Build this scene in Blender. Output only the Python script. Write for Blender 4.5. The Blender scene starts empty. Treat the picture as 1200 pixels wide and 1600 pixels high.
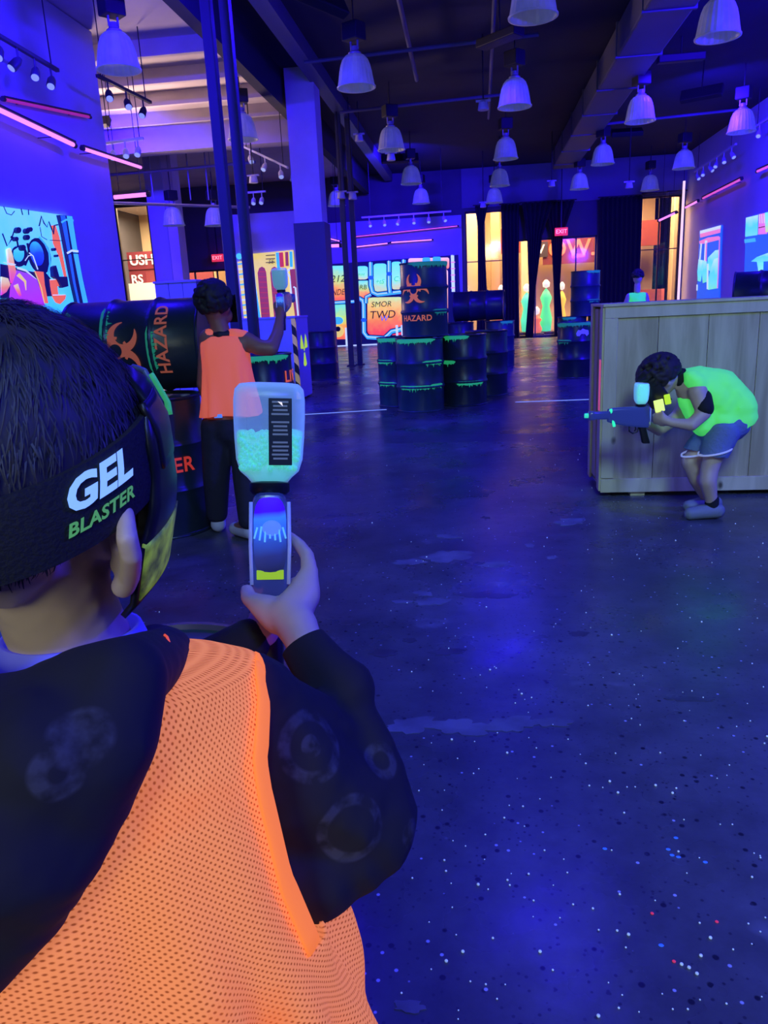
import bpy, bmesh, math, random
from math import sin, cos, pi, radians, sqrt, atan2
from mathutils import Vector as V, Matrix

random.seed(7)
SC = bpy.context.scene
COL = SC.collection

# ------------------------------------------------------------------ camera
CAM_H, FPX = 1.27, 1200.0
YAW, PITCH, ROLL = radians(7.3), radians(15.0), radians(2.8)
_F0 = V((-sin(YAW), cos(YAW), 0)); _R0 = V((cos(YAW), sin(YAW), 0)); _U0 = V((0, 0, 1))
CF = _F0 * cos(PITCH) - _U0 * sin(PITCH)
_U1 = _U0 * cos(PITCH) + _F0 * sin(PITCH)
CR = _R0 * cos(ROLL) - _U1 * sin(ROLL)
CU = _U1 * cos(ROLL) + _R0 * sin(ROLL)
CC = V((0, 0, CAM_H))
cam_d = bpy.data.cameras.new('camera')
cam_d.sensor_fit = 'VERTICAL'; cam_d.sensor_height = 36.0; cam_d.lens = 36.0 * FPX / 1600.0
cam_d.clip_start = 0.02; cam_d.clip_end = 200
cam = bpy.data.objects.new('camera', cam_d); COL.objects.link(cam)
m = Matrix.Identity(4)
for i in range(3):
    m[i][0] = CR[i]; m[i][1] = CU[i]; m[i][2] = -CF[i]; m[i][3] = CC[i]
cam.matrix_world = m
SC.camera = cam

# ------------------------------------------------------------------ world, exposure
wd = bpy.data.worlds.new('dark_hall'); SC.world = wd; wd.use_nodes = True
wd.node_tree.nodes['Background'].inputs[0].default_value = (0.004, 0.004, 0.03, 1)
wd.node_tree.nodes['Background'].inputs[1].default_value = 1.0
SC.view_settings.view_transform = 'Standard'; SC.view_settings.look = 'None'
SC.view_settings.exposure = 0.0; SC.view_settings.gamma = 1.0
SC.view_settings.use_curve_mapping = False

# ------------------------------------------------------------------ large lights
UV = (0.020, 0.004, 1.0)      # blacklight blue
def area(name, loc, target, size, power, color, spread=180, size_y=None):
    d = bpy.data.lights.new(name, 'AREA'); d.energy = power; d.color = color
    d.shape = 'RECTANGLE'; d.size = size; d.size_y = size_y or size; d.spread = radians(spread)
    o = bpy.data.objects.new(name, d); COL.objects.link(o)
    o.location = loc
    o.rotation_euler = (V(target) - V(loc)).to_track_quat('-Z', 'Y').to_euler()
    return o
# blacklight floods: (lamp position, aim point, power, width)
FLOODS = [
    ((-4.7, 5.2, 4.7), (-5.6, 10.5, 2.4), 400, 0.9),
    ((-1.7, 9.2, 4.45), (-5.6, 11.4, 2.2), 170, 0.9),
    ((5.6, 2.2, 4.4), (2.3, 2.4, 0.0), 300, 0.9),
    ((5.0, 9.0, 4.6), (6.6, 16.0, 3.0), 1100, 0.9),
    ((0.6, 6.5, 5.0), (0.2, 5.2, 0.0), 45, 0.7),
    ((-2.0, 6.0, 5.0), (-2.4, 5.0, 0.0), 74, 0.7),
    ((0.4, 12.6, 4.85), (0.2, 12.4, 0.0), 170, 0.7),
    ((3.5, 15.0, 5.0), (3.5, 15.5, 0.0), 139, 0.7),
    ((-1.9, 21.5, 4.9), (-3.2, 26.8, 2.6), 347, 0.9),
    ((-7.6, 16.0, 5.0), (-7.6, 20.5, 1.5), 260, 0.9),
    ((3.7, 21.0, 5.0), (3.4, 24.5, 0.0), 124, 0.7),
    ((5.8, 7.2, 3.5), (4.4, 10.5, 5.4), 260, 0.7),  # uplight added to bring blue onto the right-hand ceiling
    ((4.3, 16.6, 4.8), (6.6, 20.6, 2.6), 300, 0.7),  # extra flood added to push the right wall toward blue
    ((1.6, -2.6, 4.9), (0.5, 1.6, 0.0), 90, 0.9),
]
for i, (p, t, w, s) in enumerate(FLOODS):
    area('blacklight_beam', p, t, s, w, UV, 140, 0.16)
# neutral fill added behind the photographer, standing for ambient store light
area('rear_fill', (-1.0, -2.6, 1.9), (-0.25, 0.6, 1.0), 0.9, 32, (0.80, 0.95, 0.76))
area('rear_fill', (0.9, -2.2, 4.6), (1.3, 5.0, 0.5), 1.2, 24, (0.50, 1.0, 0.72), 70)
# lit mall concourse outside the shop windows
area('concourse_light', (1.5, 29.6, 5.2), (1.5, 29.6, 0), 5.0, 1500, (1.0, 0.58, 0.26), 180, 2.4)
area('concourse_light', (5.8, 29.4, 5.2), (5.8, 29.4, 0), 2.4, 1100, (1.0, 0.55, 0.28))
area('concourse_light', (-11.6, 29.6, 5.2), (-11.6, 29.6, 0), 3.5, 1100, (1.0, 0.72, 0.42))
# warm spill on the unpainted deck above the storefront bay
area('deck_light', (-8.6, 16.8, 2.9), (-5.0, 14.4, 5.4), 1.2, 150, (1.0, 0.66, 0.56), 95)

# ------------------------------------------------------------------ pixel -> place helpers (1200x1600 frame)
def _ray(u, v): return CF + CR * ((u - 600) / FPX) + CU * ((800 - v) / FPX)
def at(u, v, D): return CC + _ray(u, v) * D
def at_z(u, v, z=0.0):
    d = _ray(u, v); return CC + d * ((z - CC.z) / d.z)
def at_y(u, v, y):
    d = _ray(u, v); return CC + d * (y / d.y)
def at_x(u, v, x):
    d = _ray(u, v); return CC + d * (x / d.x)

# ------------------------------------------------------------------ materials
MATS = {}
def mat(name, color=(0.5, 0.5, 0.5), rough=0.6, metal=0.0, emit=None, es=0.0, spec=0.5, alpha=1.0,
        noise=None, bump=None, coat=0.0):
    if name in MATS: return MATS[name]
    M = bpy.data.materials.new(name); M.use_nodes = True
    nt = M.node_tree; b = nt.nodes['Principled BSDF']
    b.inputs['Base Color'].default_value = (*color, 1)
    b.inputs['Roughness'].default_value = rough
    b.inputs['Metallic'].default_value = metal
    b.inputs['Specular IOR Level'].default_value = spec
    b.inputs['Coat Weight'].default_value = coat
    b.inputs['Alpha'].default_value = alpha
    if emit is not None:
        b.inputs['Emission Color'].default_value = (*emit, 1)
        b.inputs['Emission Strength'].default_value = es
    tc = None
    if noise:   # (scale, amount, second colour)
        tc = nt.nodes.new('ShaderNodeTexCoord')
        n = nt.nodes.new('ShaderNodeTexNoise'); n.inputs['Scale'].default_value = noise[0]
        n.inputs['Detail'].default_value = 5
        nt.links.new(tc.outputs['Object'], n.inputs['Vector'])
        r = nt.nodes.new('ShaderNodeValToRGB')
        r.color_ramp.elements[0].position = 0.35; r.color_ramp.elements[1].position = 0.65
        r.color_ramp.elements[0].color = (*color, 1)
        c2 = noise[2]; k = noise[1]
        r.color_ramp.elements[1].color = tuple(color[i] * (1 - k) + c2[i] * k for i in range(3)) + (1,)
        nt.links.new(n.outputs['Fac'], r.inputs['Fac'])
        nt.links.new(r.outputs['Color'], b.inputs['Base Color'])
    if bump:    # (scale, strength)
        tc = tc or nt.nodes.new('ShaderNodeTexCoord')
        n2 = nt.nodes.new('ShaderNodeTexNoise'); n2.inputs['Scale'].default_value = bump[0]
        n2.inputs['Detail'].default_value = 4
        nt.links.new(tc.outputs['Object'], n2.inputs['Vector'])
        bp = nt.nodes.new('ShaderNodeBump'); bp.inputs['Strength'].default_value = bump[1]
        bp.inputs['Distance'].default_value = 0.02
        nt.links.new(n2.outputs['Fac'], bp.inputs['Height'])
        nt.links.new(bp.outputs['Normal'], b.inputs['Normal'])
    MATS[name] = M
    return M
def glow(name, c, es=0.8, base=None, rough=0.6):
    """blacklight-reactive paint or cloth: gives off light of its own colour"""
    return mat(name, base or tuple(min(1, x * 0.7) for x in c), rough, emit=c, es=es)

# ------------------------------------------------------------------ mesh helpers
class MB:
    def __init__(s): s.v = []; s.f = []; s.mi = []; s.mats = []; s.uv = None
    def m(s, mt):
        if mt not in s.mats: s.mats.append(mt)
        return s.mats.index(mt)
    def add(s, vs, fs, mt=None):
        o = len(s.v); s.v += [tuple(x) for x in vs]
        k = s.m(mt) if mt else 0
        for f in fs: s.f.append(tuple(i + o for i in f)); s.mi.append(k)
        return s
    def box(s, c, h, mt=None, ax=None):
        c = V(c); ax = ax or (V((1, 0, 0)), V((0, 1, 0)), V((0, 0, 1)))
        vs = [c + ax[0] * (h[0] * i) + ax[1] * (h[1] * j) + ax[2] * (h[2] * k) for k in (-1, 1) for j in (-1, 1) for i in (-1, 1)]
        return s.add(vs, [(0, 2, 3, 1), (4, 5, 7, 6), (0, 1, 5, 4), (2, 6, 7, 3), (0, 4, 6, 2), (1, 3, 7, 5)], mt)
    def cbox(s, c, h, bev, mt=None, ax=None):
        """box with chamfered edges"""
        c = V(c); ax = ax or (V((1, 0, 0)), V((0, 1, 0)), V((0, 0, 1)))
        bm = bmesh.new(); bmesh.ops.create_cube(bm, size=2.0)
        for q in bm.verts: q.co = V((q.co.x * h[0], q.co.y * h[1], q.co.z * h[2]))
        bmesh.ops.bevel(bm, geom=bm.edges[:], offset=bev, segments=2, profile=0.5, affect='EDGES')
        bm.verts.index_update()
        vs = [c + ax[0] * q.co.x + ax[1] * q.co.y + ax[2] * q.co.z for q in bm.verts]
        fs = [[q.index for q in f.verts] for f in bm.faces]; bm.free()
        return s.add(vs, fs, mt)
    def loft(s, rings, mt=None, cap=True, closed=True):
        n = len(rings[0]); vs = [p for r in rings for p in r]; fs = []
        for i in range(len(rings) - 1):
            for j in range(n if closed else n - 1):
                a = i * n + j; b = i * n + (j + 1) % n
                fs.append((a, b, b + n, a + n))
        if cap and closed:
            fs.append(tuple(range(n - 1, -1, -1))); fs.append(tuple(range((len(rings) - 1) * n, len(rings) * n)))
        return s.add(vs, fs, mt)
    def tube(s, pts, r, mt=None, seg=8, flat=None):
        pts = [V(p) for p in pts]; rr = r if isinstance(r, (list, tuple)) else [r] * len(pts); rings = []
        up = None
        for i, p in enumerate(pts):
            t = (pts[min(i + 1, len(pts) - 1)] - pts[max(i - 1, 0)]).normalized()
            if up is None:
                up = V((0, 0, 1)) if abs(t.z) < 0.9 else V((1, 0, 0))
            a = t.cross(up).normalized(); b = a.cross(t).normalized(); up = b
            fl = flat or 1.0
            rings.append([p + a * (cos(2 * pi * k / seg) * rr[i]) + b * (sin(2 * pi * k / seg) * rr[i] * fl) for k in range(seg)])
        return s.loft(rings, mt)
    def lathe(s, prof, mt=None, seg=32, c=(0, 0, 0), axis=(0, 0, 1), rib=0.0, closed_prof=False):
        c = V(c); ax = V(axis).normalized()
        a = ax.orthogonal().normalized(); b = ax.cross(a)
        rings = []
        for (r, z) in prof:
            rings.append([c + ax * z + (a * cos(2 * pi * k / seg) + b * sin(2 * pi * k / seg)) * (r * (1 - (rib if k % 2 else 0))) for k in range(seg)])
        return s.loft(rings, mt, cap=not closed_prof)
    def ell(s, c, r, mt=None, ax=None, nu=16, nv=10):
        c = V(c); ax = ax or (V((1, 0, 0)), V((0, 1, 0)), V((0, 0, 1))); r = r if isinstance(r, (tuple, list)) else (r, r, r)
        vs = [c - ax[2] * r[2]]; fs = []
        for i in range(1, nv):
            t = -pi / 2 + pi * i / nv
            for k in range(nu):
                p = 2 * pi * k / nu
                vs.append(c + ax[0] * (r[0] * cos(t) * cos(p)) + ax[1] * (r[1] * cos(t) * sin(p)) + ax[2] * (r[2] * sin(t)))
        vs.append(c + ax[2] * r[2]); n = len(vs) - 1
        for k in range(nu):
            fs.append((0, 1 + (k + 1) % nu, 1 + k)); fs.append((n, n - nu + k, n - nu + (k + 1) % nu))
        for i in range(nv - 2):
            for k in range(nu):
                a = 1 + i * nu + k; b = 1 + i * nu + (k + 1) % nu
                fs.append((a, b, b + nu, a + nu))
        return s.add(vs, fs, mt)
    def build(s, name, mt=None, parent=None, smooth=False, angle=None):
        me = bpy.data.meshes.new(name); me.from_pydata(s.v, [], s.f)
        ms = s.mats or ([mt] if mt else [])
        for x in ms: me.materials.append(x)
        if s.mats: me.polygons.foreach_set('material_index', s.mi)
        if smooth: me.polygons.foreach_set('use_smooth', [True] * len(me.polygons))
        me.update()
        if smooth and angle:
            try: me.set_sharp_from_angle(angle=radians(angle))
            except Exception: pass
        o = bpy.data.objects.new(name, me); COL.objects.link(o)
        if parent: o.parent = parent; o.matrix_parent_inverse = Matrix.Identity(4)
        return o

def empty(name, loc=(0, 0, 0), rz=0.0):
    o = bpy.data.objects.new(name, None); COL.objects.link(o)
    o.empty_display_size = 0.1; o.location = loc; o.rotation_euler = (0, 0, rz)
    return o
def tag(o, label=None, cat=None, group=None, kind=None):
    if label: o['label'] = label
    if cat: o['category'] = cat
    if group: o['group'] = group
    if kind: o['kind'] = kind
    return o
def struct(o, label=None):
    o['kind'] = 'structure'
    if label: o['label'] = label
    return o
def copy_tree(o, parent=None):
    c = o.copy(); COL.objects.link(c); c.parent = parent
    for ch in list(o.children): copy_tree(ch, c)
    return c
def keep_world(o, parent):
    """mesh written in world coordinates, hung under a thing that stands elsewhere"""
    o.parent = parent
    o.matrix_parent_inverse = parent.matrix_basis.inverted()
    return o
def local_to(o, anchor):
    """move an object's origin to anchor, geometry stays where it is"""
    a = V(anchor)
    o.data.transform(Matrix.Translation(-a)); o.location = a
    return o

def blob(name, chains, voxel, mt, parent=None, smooth=6, cuts=(), disp=None, extra=None):
    """one continuous surface grown round chains of (point, radius)"""
    bm = bmesh.new()
    proto = bmesh.new(); bmesh.ops.create_icosphere(proto, subdivisions=2, radius=1.0)
    pv = [q.co.copy() for q in proto.verts]; proto.verts.index_update()
    pf = [[q.index for q in f.verts] for f in proto.faces]; proto.free()
    vs, fs = [], []
    def ball(p, r, ax=None):
        o = len(vs)
        if isinstance(r, (tuple, list)):
            A = ax or (V((1, 0, 0)), V((0, 1, 0)), V((0, 0, 1)))
            for q in pv: vs.append(p + A[0] * (q.x * r[0]) + A[1] * (q.y * r[1]) + A[2] * (q.z * r[2]))
        else:
            for q in pv: vs.append(p + q * r)
        for f in pf: fs.append(tuple(i + o for i in f))
    for ch in chains:
        ch = [(V(p), r) for p, r in ch]
        if len(ch) == 1: ball(ch[0][0], ch[0][1]); continue
        for (p, r), (q, t) in zip(ch[:-1], ch[1:]):
            L = (q - p).length; n = max(1, int(L / (0.4 * min(r, t))))
            for k in range(n + 1):
                w = k / n; ball(p.lerp(q, w), r * (1 - w) + t * w)
    for (p, r, A) in (extra or []): ball(V(p), r, A)
    me = bpy.data.meshes.new(name); me.from_pydata([tuple(x) for x in vs], [], fs); me.update()
    o = bpy.data.objects.new(name, me); COL.objects.link(o)
    md = o.modifiers.new('r', 'REMESH'); md.mode = 'VOXEL'; md.voxel_size = voxel; md.use_smooth_shade = True
    if smooth:
        sm = o.modifiers.new('s', 'SMOOTH'); sm.factor = 0.5; sm.iterations = smooth
    dg = bpy.context.evaluated_depsgraph_get()
    me2 = bpy.data.meshes.new_from_object(o.evaluated_get(dg))
    o.modifiers.clear(); o.data = me2; bpy.data.meshes.remove(me)
    me2.name = name
    if cuts:
        bm.from_mesh(me2)
        for co, no in cuts:
            r = bmesh.ops.bisect_plane(bm, geom=bm.verts[:] + bm.edges[:] + bm.faces[:], plane_co=V(co), plane_no=V(no), clear_outer=True)
            ed = [e for e in r['geom_cut'] if isinstance(e, bmesh.types.BMEdge)]
            try: bmesh.ops.edgeloop_fill(bm, edges=ed)
            except Exception: pass
        bm.to_mesh(me2)
    bm.free()
    if disp:
        for q in me2.vertices: q.co += V(disp(q.co))
    me2.materials.clear(); me2.materials.append(mt)
    me2.polygons.foreach_set('use_smooth', [True] * len(me2.polygons)); me2.update()
    if parent: o.parent = parent
    return o

def text_mesh(txt, size=1.0, ext=0.0, shear=0.0, space=1.0, offset=0.0):
    """(verts, faces) of flat lettering, centred"""
    c = bpy.data.curves.new('lettering', 'FONT'); c.body = txt; c.size = size; c.extrude = ext
    c.align_x = 'CENTER'; c.align_y = 'CENTER'; c.shear = shear; c.space_character = space; c.offset = offset
    c.resolution_u = 3
    o = bpy.data.objects.new('lettering', c); COL.objects.link(o)
    dg = bpy.context.evaluated_depsgraph_get()
    me = bpy.data.meshes.new_from_object(o.evaluated_get(dg))
    vs = [q.co.copy() for q in me.vertices]; fs = [tuple(p.vertices) for p in me.polygons]
    bpy.data.objects.remove(o); bpy.data.curves.remove(c); bpy.data.meshes.remove(me)
    return vs, fs
def subdivide(vs, fs, maxlen):
    bm = bmesh.new(); bv = [bm.verts.new(q) for q in vs]
    for f in fs:
        try: bm.faces.new([bv[i] for i in f])
        except Exception: pass
    bmesh.ops.triangulate(bm, faces=bm.faces[:])
    for _ in range(4):
        e = [x for x in bm.edges if x.calc_length() > maxlen]
        if not e: break
        bmesh.ops.subdivide_edges(bm, edges=e, cuts=1)
        bmesh.ops.triangulate(bm, faces=bm.faces[:])
    bm.verts.index_update()
    r = [q.co.copy() for q in bm.verts], [tuple(q.index for q in f.verts) for f in bm.faces]
    bm.free(); return r

# biohazard and radiation emblems as 2-D polygons -----------------------------------
def ring2(cx, cy, r0, r1, a0, a1, n=20, ex=0.0):
    """arc band; ex shifts the inner circle to make horn-like tapers"""
    P = []
    for i in range(n + 1):
        a = a0 + (a1 - a0) * i / n
        P.append(((cx + r1 * cos(a), cy + r1 * sin(a)), (cx + ex * cos((a0 + a1) / 2) + r0 * cos(a), cy + ex * sin((a0 + a1) / 2) + r0 * sin(a))))
    vs = [q for p in P for q in p]
    fs = [(2 * i, 2 * i + 1, 2 * i + 3, 2 * i + 2) for i in range(n)]
    return vs, fs
def biohazard(size):
    vs, fs = [], []
    def add(r):
        o = len(vs); vs.extend(r[0]); fs.extend([tuple(i + o for i in f) for f in r[1]])
    for k in range(3):
        a = pi / 2 + k * 2 * pi / 3
        cx, cy = 0.50 * cos(a), 0.50 * sin(a)
        # open circle whose horns taper outwards
        n = 26; P = []
        for i in range(n + 1):
            t = -1 + 2 * i / n
            th = a + pi + t * radians(150)
            w = 0.19 * (1 - abs(t) ** 2.6) + 0.02
            P.append(((cx + 0.50 * cos(th), cy + 0.50 * sin(th)), (cx + (0.50 - w * 1.3) * cos(th), cy + (0.50 - w * 1.3) * sin(th))))
        vv = [q for p in P for q in p]
        add((vv, [(2 * i, 2 * i + 1, 2 * i + 3, 2 * i + 2) for i in range(n)]))
    for k in range(3):
        a = -pi / 2 + k * 2 * pi / 3
        add(ring2(0, 0, 0.36, 0.45, a - radians(42), a + radians(42)))
    return [V((x * size, y * size, 0)) for x, y in vs], fs
def radiation(size):
    vs, fs = [], []
    for k in range(3):
        a = -pi / 2 + k * 2 * pi / 3
        r = ring2(0, 0, 0.22, 1.0, a - radians(27), a + radians(27), 8)
        o = len(vs); vs += r[0]; fs += [tuple(i + o for i in f) for f in r[1]]
    o = len(vs)
    vs += [(0.13 * cos(t * pi / 8), 0.13 * sin(t * pi / 8)) for t in range(16)]; fs.append(tuple(range(o, o + 16)))
    return [V((x * size, y * size, 0)) for x, y in vs], fs
def wbuild(mb, name, mt, parent, smooth=False, angle=None):
    o = mb.build(name, mt, None, smooth, angle)
    if parent is not None: keep_world(o, parent)
    return o

# ================================================================== STRUCTURE
def floor_mat():
    M = bpy.data.materials.new('polished_concrete'); M.use_nodes = True; nt = M.node_tree; b = nt.nodes['Principled BSDF']
    N = nt.nodes.new; L = nt.links.new
    tc = N('ShaderNodeTexCoord')
    def noise(sc, det, ro=0.6):
        n = N('ShaderNodeTexNoise'); n.inputs['Scale'].default_value = sc; n.inputs['Detail'].default_value = det
        n.inputs['Roughness'].default_value = ro; L(tc.outputs['Object'], n.inputs['Vector']); return n.outputs['Fac']
    def ramp(src, stops):
        r = N('ShaderNodeValToRGB'); e = r.color_ramp.elements
        while len(e) < len(stops): e.new(0.5)
        for k, (p, c) in enumerate(stops):
            e[k].position = p; e[k].color = (*c, 1) if not isinstance(c, float) else (c, c, c, 1)
        L(src, r.inputs['Fac']); return r.outputs['Color']
    def mix(fac, a, c, mode='MIX'):
        x = N('ShaderNodeMix'); x.data_type = 'RGBA'; x.blend_type = mode
        if isinstance(fac, float): x.inputs[0].default_value = fac
        else: L(fac, x.inputs[0])
        for i, q in ((6, a), (7, c)):
            if isinstance(q, tuple): x.inputs[i].default_value = (*q, 1)
            else: L(q, x.inputs[i])
        return x.outputs[2]
    base = ramp(noise(0.55, 8), [(0.30, (0.035, 0.038, 0.05)), (0.5, (0.10, 0.105, 0.125)), (0.72, (0.20, 0.205, 0.235))])
    mott = ramp(noise(5.0, 6, 0.7), [(0.3, 0.62), (0.7, 1.1)])
    c = mix(1.0, base, mott, 'MULTIPLY')
    scuff = ramp(noise(2.3, 4, 0.5), [(0.66, 0.0), (0.70, 0.55)])           # worn pale paint patches
    c = mix(scuff, c, (0.24, 0.25, 0.30))
    def specks(sc, size, thr):
        v = N('ShaderNodeTexVoronoi'); v.inputs['Scale'].default_value = sc; L(tc.outputs['Object'], v.inputs['Vector'])
        a = ramp(v.outputs['Distance'], [(size * 0.7, 1.0), (size, 0.0)])
        s = N('ShaderNodeSeparateColor'); L(v.outputs['Color'], s.inputs[0])
        g = ramp(s.outputs[0], [(thr, 0.0), (thr + 0.01, 1.0)])
        return mix(1.0, a, g, 'MULTIPLY')
    c = mix(specks(26, 0.20, 0.55), c, (0.02, 0.02, 0.035))                  # dark chips in the slab
    c = mix(specks(60, 0.25, 0.6), c, (0.04, 0.04, 0.06))
    c = mix(specks(34, 0.16, 0.86), c, (0.55, 0.6, 0.75))                    # pale aggregate
    L(c, b.inputs['Base Color'])
    rr = ramp(noise(1.6, 5), [(0.3, 0.20), (0.75, 0.44)])
    L(rr, b.inputs['Roughness'])
    bp = N('ShaderNodeBump'); bp.inputs['Strength'].default_value = 0.12; bp.inputs['Distance'].default_value = 0.01
    L(noise(9, 5), bp.inputs['Height']); L(bp.outputs['Normal'], b.inputs['Normal'])
    return M
M_FLOOR = floor_mat()
M_WALL = mat('painted_wall', (0.50, 0.50, 0.58), 0.75, noise=(0.8, 0.5, (0.4, 0.4, 0.48)))
M_DARKWALL = mat('dark_wall', (0.085, 0.085, 0.11), 0.8, noise=(0.7, 0.5, (0.05, 0.05, 0.07)))
M_BLACK = mat('black_paint', (0.012, 0.012, 0.016), 0.6)
M_CEIL = mat('black_deck', (0.014, 0.015, 0.034), 0.85, noise=(1.5, 0.5, (0.009, 0.009, 0.022)))
M_DECK = mat('bare_deck', (0.62, 0.55, 0.55), 0.8, noise=(1.2, 0.5, (0.42, 0.37, 0.38)))
M_PIPE = mat('dull_conduit', (0.10, 0.10, 0.13), 0.5)
M_STEEL = mat('grey_steel', (0.30, 0.30, 0.33), 0.45, 0.3)
M_CREAM = mat('cream_plaster', (0.80, 0.66, 0.45), 0.8, noise=(0.6, 0.4, (0.7, 0.55, 0.36)))
M_TAN = mat('tan_panel', (0.62, 0.38, 0.20), 0.7)
M_PALECOL = mat('bare_lit_column', (0.70, 0.62, 0.66), 0.8, noise=(2, 0.4, (0.5, 0.44, 0.5)))

ZC = 5.4
def slab(name, x0, x1, y0, y1, z0, z1, mt, label=None):
    o = MB().box(((x0 + x1) / 2, (y0 + y1) / 2, (z0 + z1) / 2), (abs(x1 - x0) / 2, abs(y1 - y0) / 2, abs(z1 - z0) / 2)).build(name, mt)
    return struct(o, label)
slab('floor', -14, 7.5, -7, 36, -0.2, 0, M_FLOOR)
slab('ceiling', -3.55, 7.5, -7, 27.2, ZC, ZC + 0.2, M_CEIL)
slab('ceiling_bay', -14, -3.55, -7, 36, ZC + 0.02, ZC + 0.2, M_DECK)
slab('wall_left', -5.95, -5.6, -7, 12.3, 0, ZC, M_WALL)
slab('wall_right', 6.6, 6.9, -7, 26.9, 0, ZC, M_WALL)
slab('wall_front', -14, 7, -7.2, -7, 0, ZC, M_DARKWALL)
slab('wall_far_left', -14.2, -14, 12, 36, 0, ZC, M_DARKWALL)
slab('wall_jog', -14, -5.95, 12.0, 12.3, 0, ZC, M_WALL)

# back wall with its shop window openings (x0, x1, z0, z1)
OPEN = [(-12.25, -11.05, 0.35, 5.0), (-10.45, -8.05, 0.0, 2.75), (-0.31, 0.95, 0.0, 4.1), (1.32, 3.92, 0.0, 3.15), (5.22, 6.5, 0.0, 4.22)]
wb = MB(); x = -14.0
YB = 26.8
for (a, b_, z0, z1) in OPEN:
    wb.box(((x + a) / 2, YB + 0.15, ZC / 2), ((a - x) / 2, 0.15, ZC / 2))
    wb.box(((a + b_) / 2, YB + 0.15, (z1 + ZC) / 2), ((b_ - a) / 2, 0.15, (ZC - z1) / 2))
    if z0 > 0: wb.box(((a + b_) / 2, YB + 0.15, z0 / 2), ((b_ - a) / 2, 0.15, z0 / 2))
    x = b_
wb.box(((x + 7) / 2, YB + 0.15, ZC / 2), ((7 - x) / 2, 0.15, ZC / 2))
struct(wb.build('wall_back', M_DARKWALL))
slab('trim_1', -0.4, 6.6, YB - 0.06, YB - 0.01, 4.2, ZC - 0.01, mat('bulkhead_paint', (0.16, 0.16, 0.22), 0.8), 'long plain bulkhead above the curtained shop windows')
slab('wall_partition', -6.35, -4.30, 20.35, 20.6, 0, 3.7, M_WALL)
slab('wall_partition_far', -5.6, -0.42, YB - 0.14, YB - 0.02, 0, 4.0, M_WALL)
# pillars
slab('pillar_1', -3.32, -2.74, 14.8, 15.38, 0, 2.82, mat('navy_cladding', (0.10, 0.10, 0.14), 0.7))
slab('pillar_1_upper', -3.30, -2.78, 14.82, 15.36, 2.82, ZC, M_PALECOL)
slab('pillar_2', -8.34, -7.88, 20.3, 20.9, 0, ZC, M_WALL)
slab('pillar_2_return', -7.88, -7.62, 20.35, 20.85, 0, ZC, M_PALECOL)  # the pillar's lit right face, brightness put into a paler material

# window frames and panes
M_GLASS = bpy.data.materials.new('shop_glass'); M_GLASS.use_nodes = True
_nt = M_GLASS.node_tree; _nt.nodes.remove(_nt.nodes['Principled BSDF'])
_tr = _nt.nodes.new('ShaderNodeBsdfTransparent'); _gl = _nt.nodes.new('ShaderNodeBsdfGlossy'); _mx = _nt.nodes.new('ShaderNodeMixShader')
_gl.inputs['Roughness'].default_value = 0.05; _mx.inputs[0].default_value = 0.05; _tr.inputs[0].default_value = (0.92, 0.92, 0.92, 1)
_nt.links.new(_tr.outputs[0], _mx.inputs[1]); _nt.links.new(_gl.outputs[0], _mx.inputs[2]); _nt.links.new(_mx.outputs[0], _nt.nodes['Material Output'].inputs[0])
M_FRAME = mat('dark_frame', (0.03, 0.025, 0.03), 0.5)
for i, (a, b_, z0, z1) in enumerate(OPEN):
    root = empty(f'window_{i + 1}', ((a + b_) / 2, YB + 0.15, z0)); struct(root)
    w = (b_ - a) / 2; h = z1 - z0
    nm = {0: 1, 1: 3, 2: 2, 3: 4, 4: 2}[i]
    for k in range(nm):
        x0 = -w + 2 * w * k / nm; x1 = -w + 2 * w * (k + 1) / nm
        MB().box(((x0 + x1) / 2, 0.02, h / 2), ((x1 - x0) / 2 - 0.02, 0.006, h / 2 - 0.03)).build('pane', M_GLASS, root)
    fr = MB()
    for s_ in (-1, 1): fr.box((s_ * (w - 0.025), 0.02, h / 2), (0.025, 0.05, h / 2))
    fr.box((0, 0.02, h - 0.025), (w - 0.05, 0.05, 0.025)).box((0, 0.02, 0.04), (w - 0.05, 0.05, 0.04))
    fr.build('window_frame', M_FRAME, root)
    for k in range(1, nm):
        xx = -w + 2 * w * k / nm
        MB().box((xx, 0.02, h / 2), (0.02, 0.04, h / 2 - 0.05)).build('mullion', M_FRAME, root)
    if i in (0, 2, 4):
        MB().box((0, 0.02, h * 0.62), (w - 0.05, 0.03, 0.015)).build('transom', M_FRAME, root)

# concourse seen through the glass
slab('wall_concourse', -14, 7, 33.0, 33.2, 0, 6, M_CREAM)
slab('ceiling_concourse', -3.55, 7, 27.2, 36, 5.6, 5.8, M_CREAM)
for j, (xc, w_) in enumerate([(-15.5, .35), (-9.7, .3), (-0.2, .3), (0.75, .16), (1.9, .2), (5.3, .3), (7.4, .3)]):
    slab(f'pillar_{j + 3}', xc - w_, xc + w_, 30.2, 30.8, 0, 5.6, M_CREAM if j % 2 == 0 else M_TAN)
slab('trim_2', 1.0, 6.9, 31.5, 31.7, 3.0, 3.9, mat('sign_fascia', (0.28, 0.06, 0.05), 0.5), 'dark red shop fascia across the concourse')
slab('trim_3', -14, -10.5, 31.4, 31.6, 2.3, 3.2, mat('plum_fascia', (0.26, 0.05, 0.07), 0.5), 'plum shop fascia beyond the storefront bay')
slab('wall_shop_row', 4.9, 6.9, 30.4, 30.6, 0, 1.4, mat('rose_panel', (0.55, 0.16, 0.16), 0.6))
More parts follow.
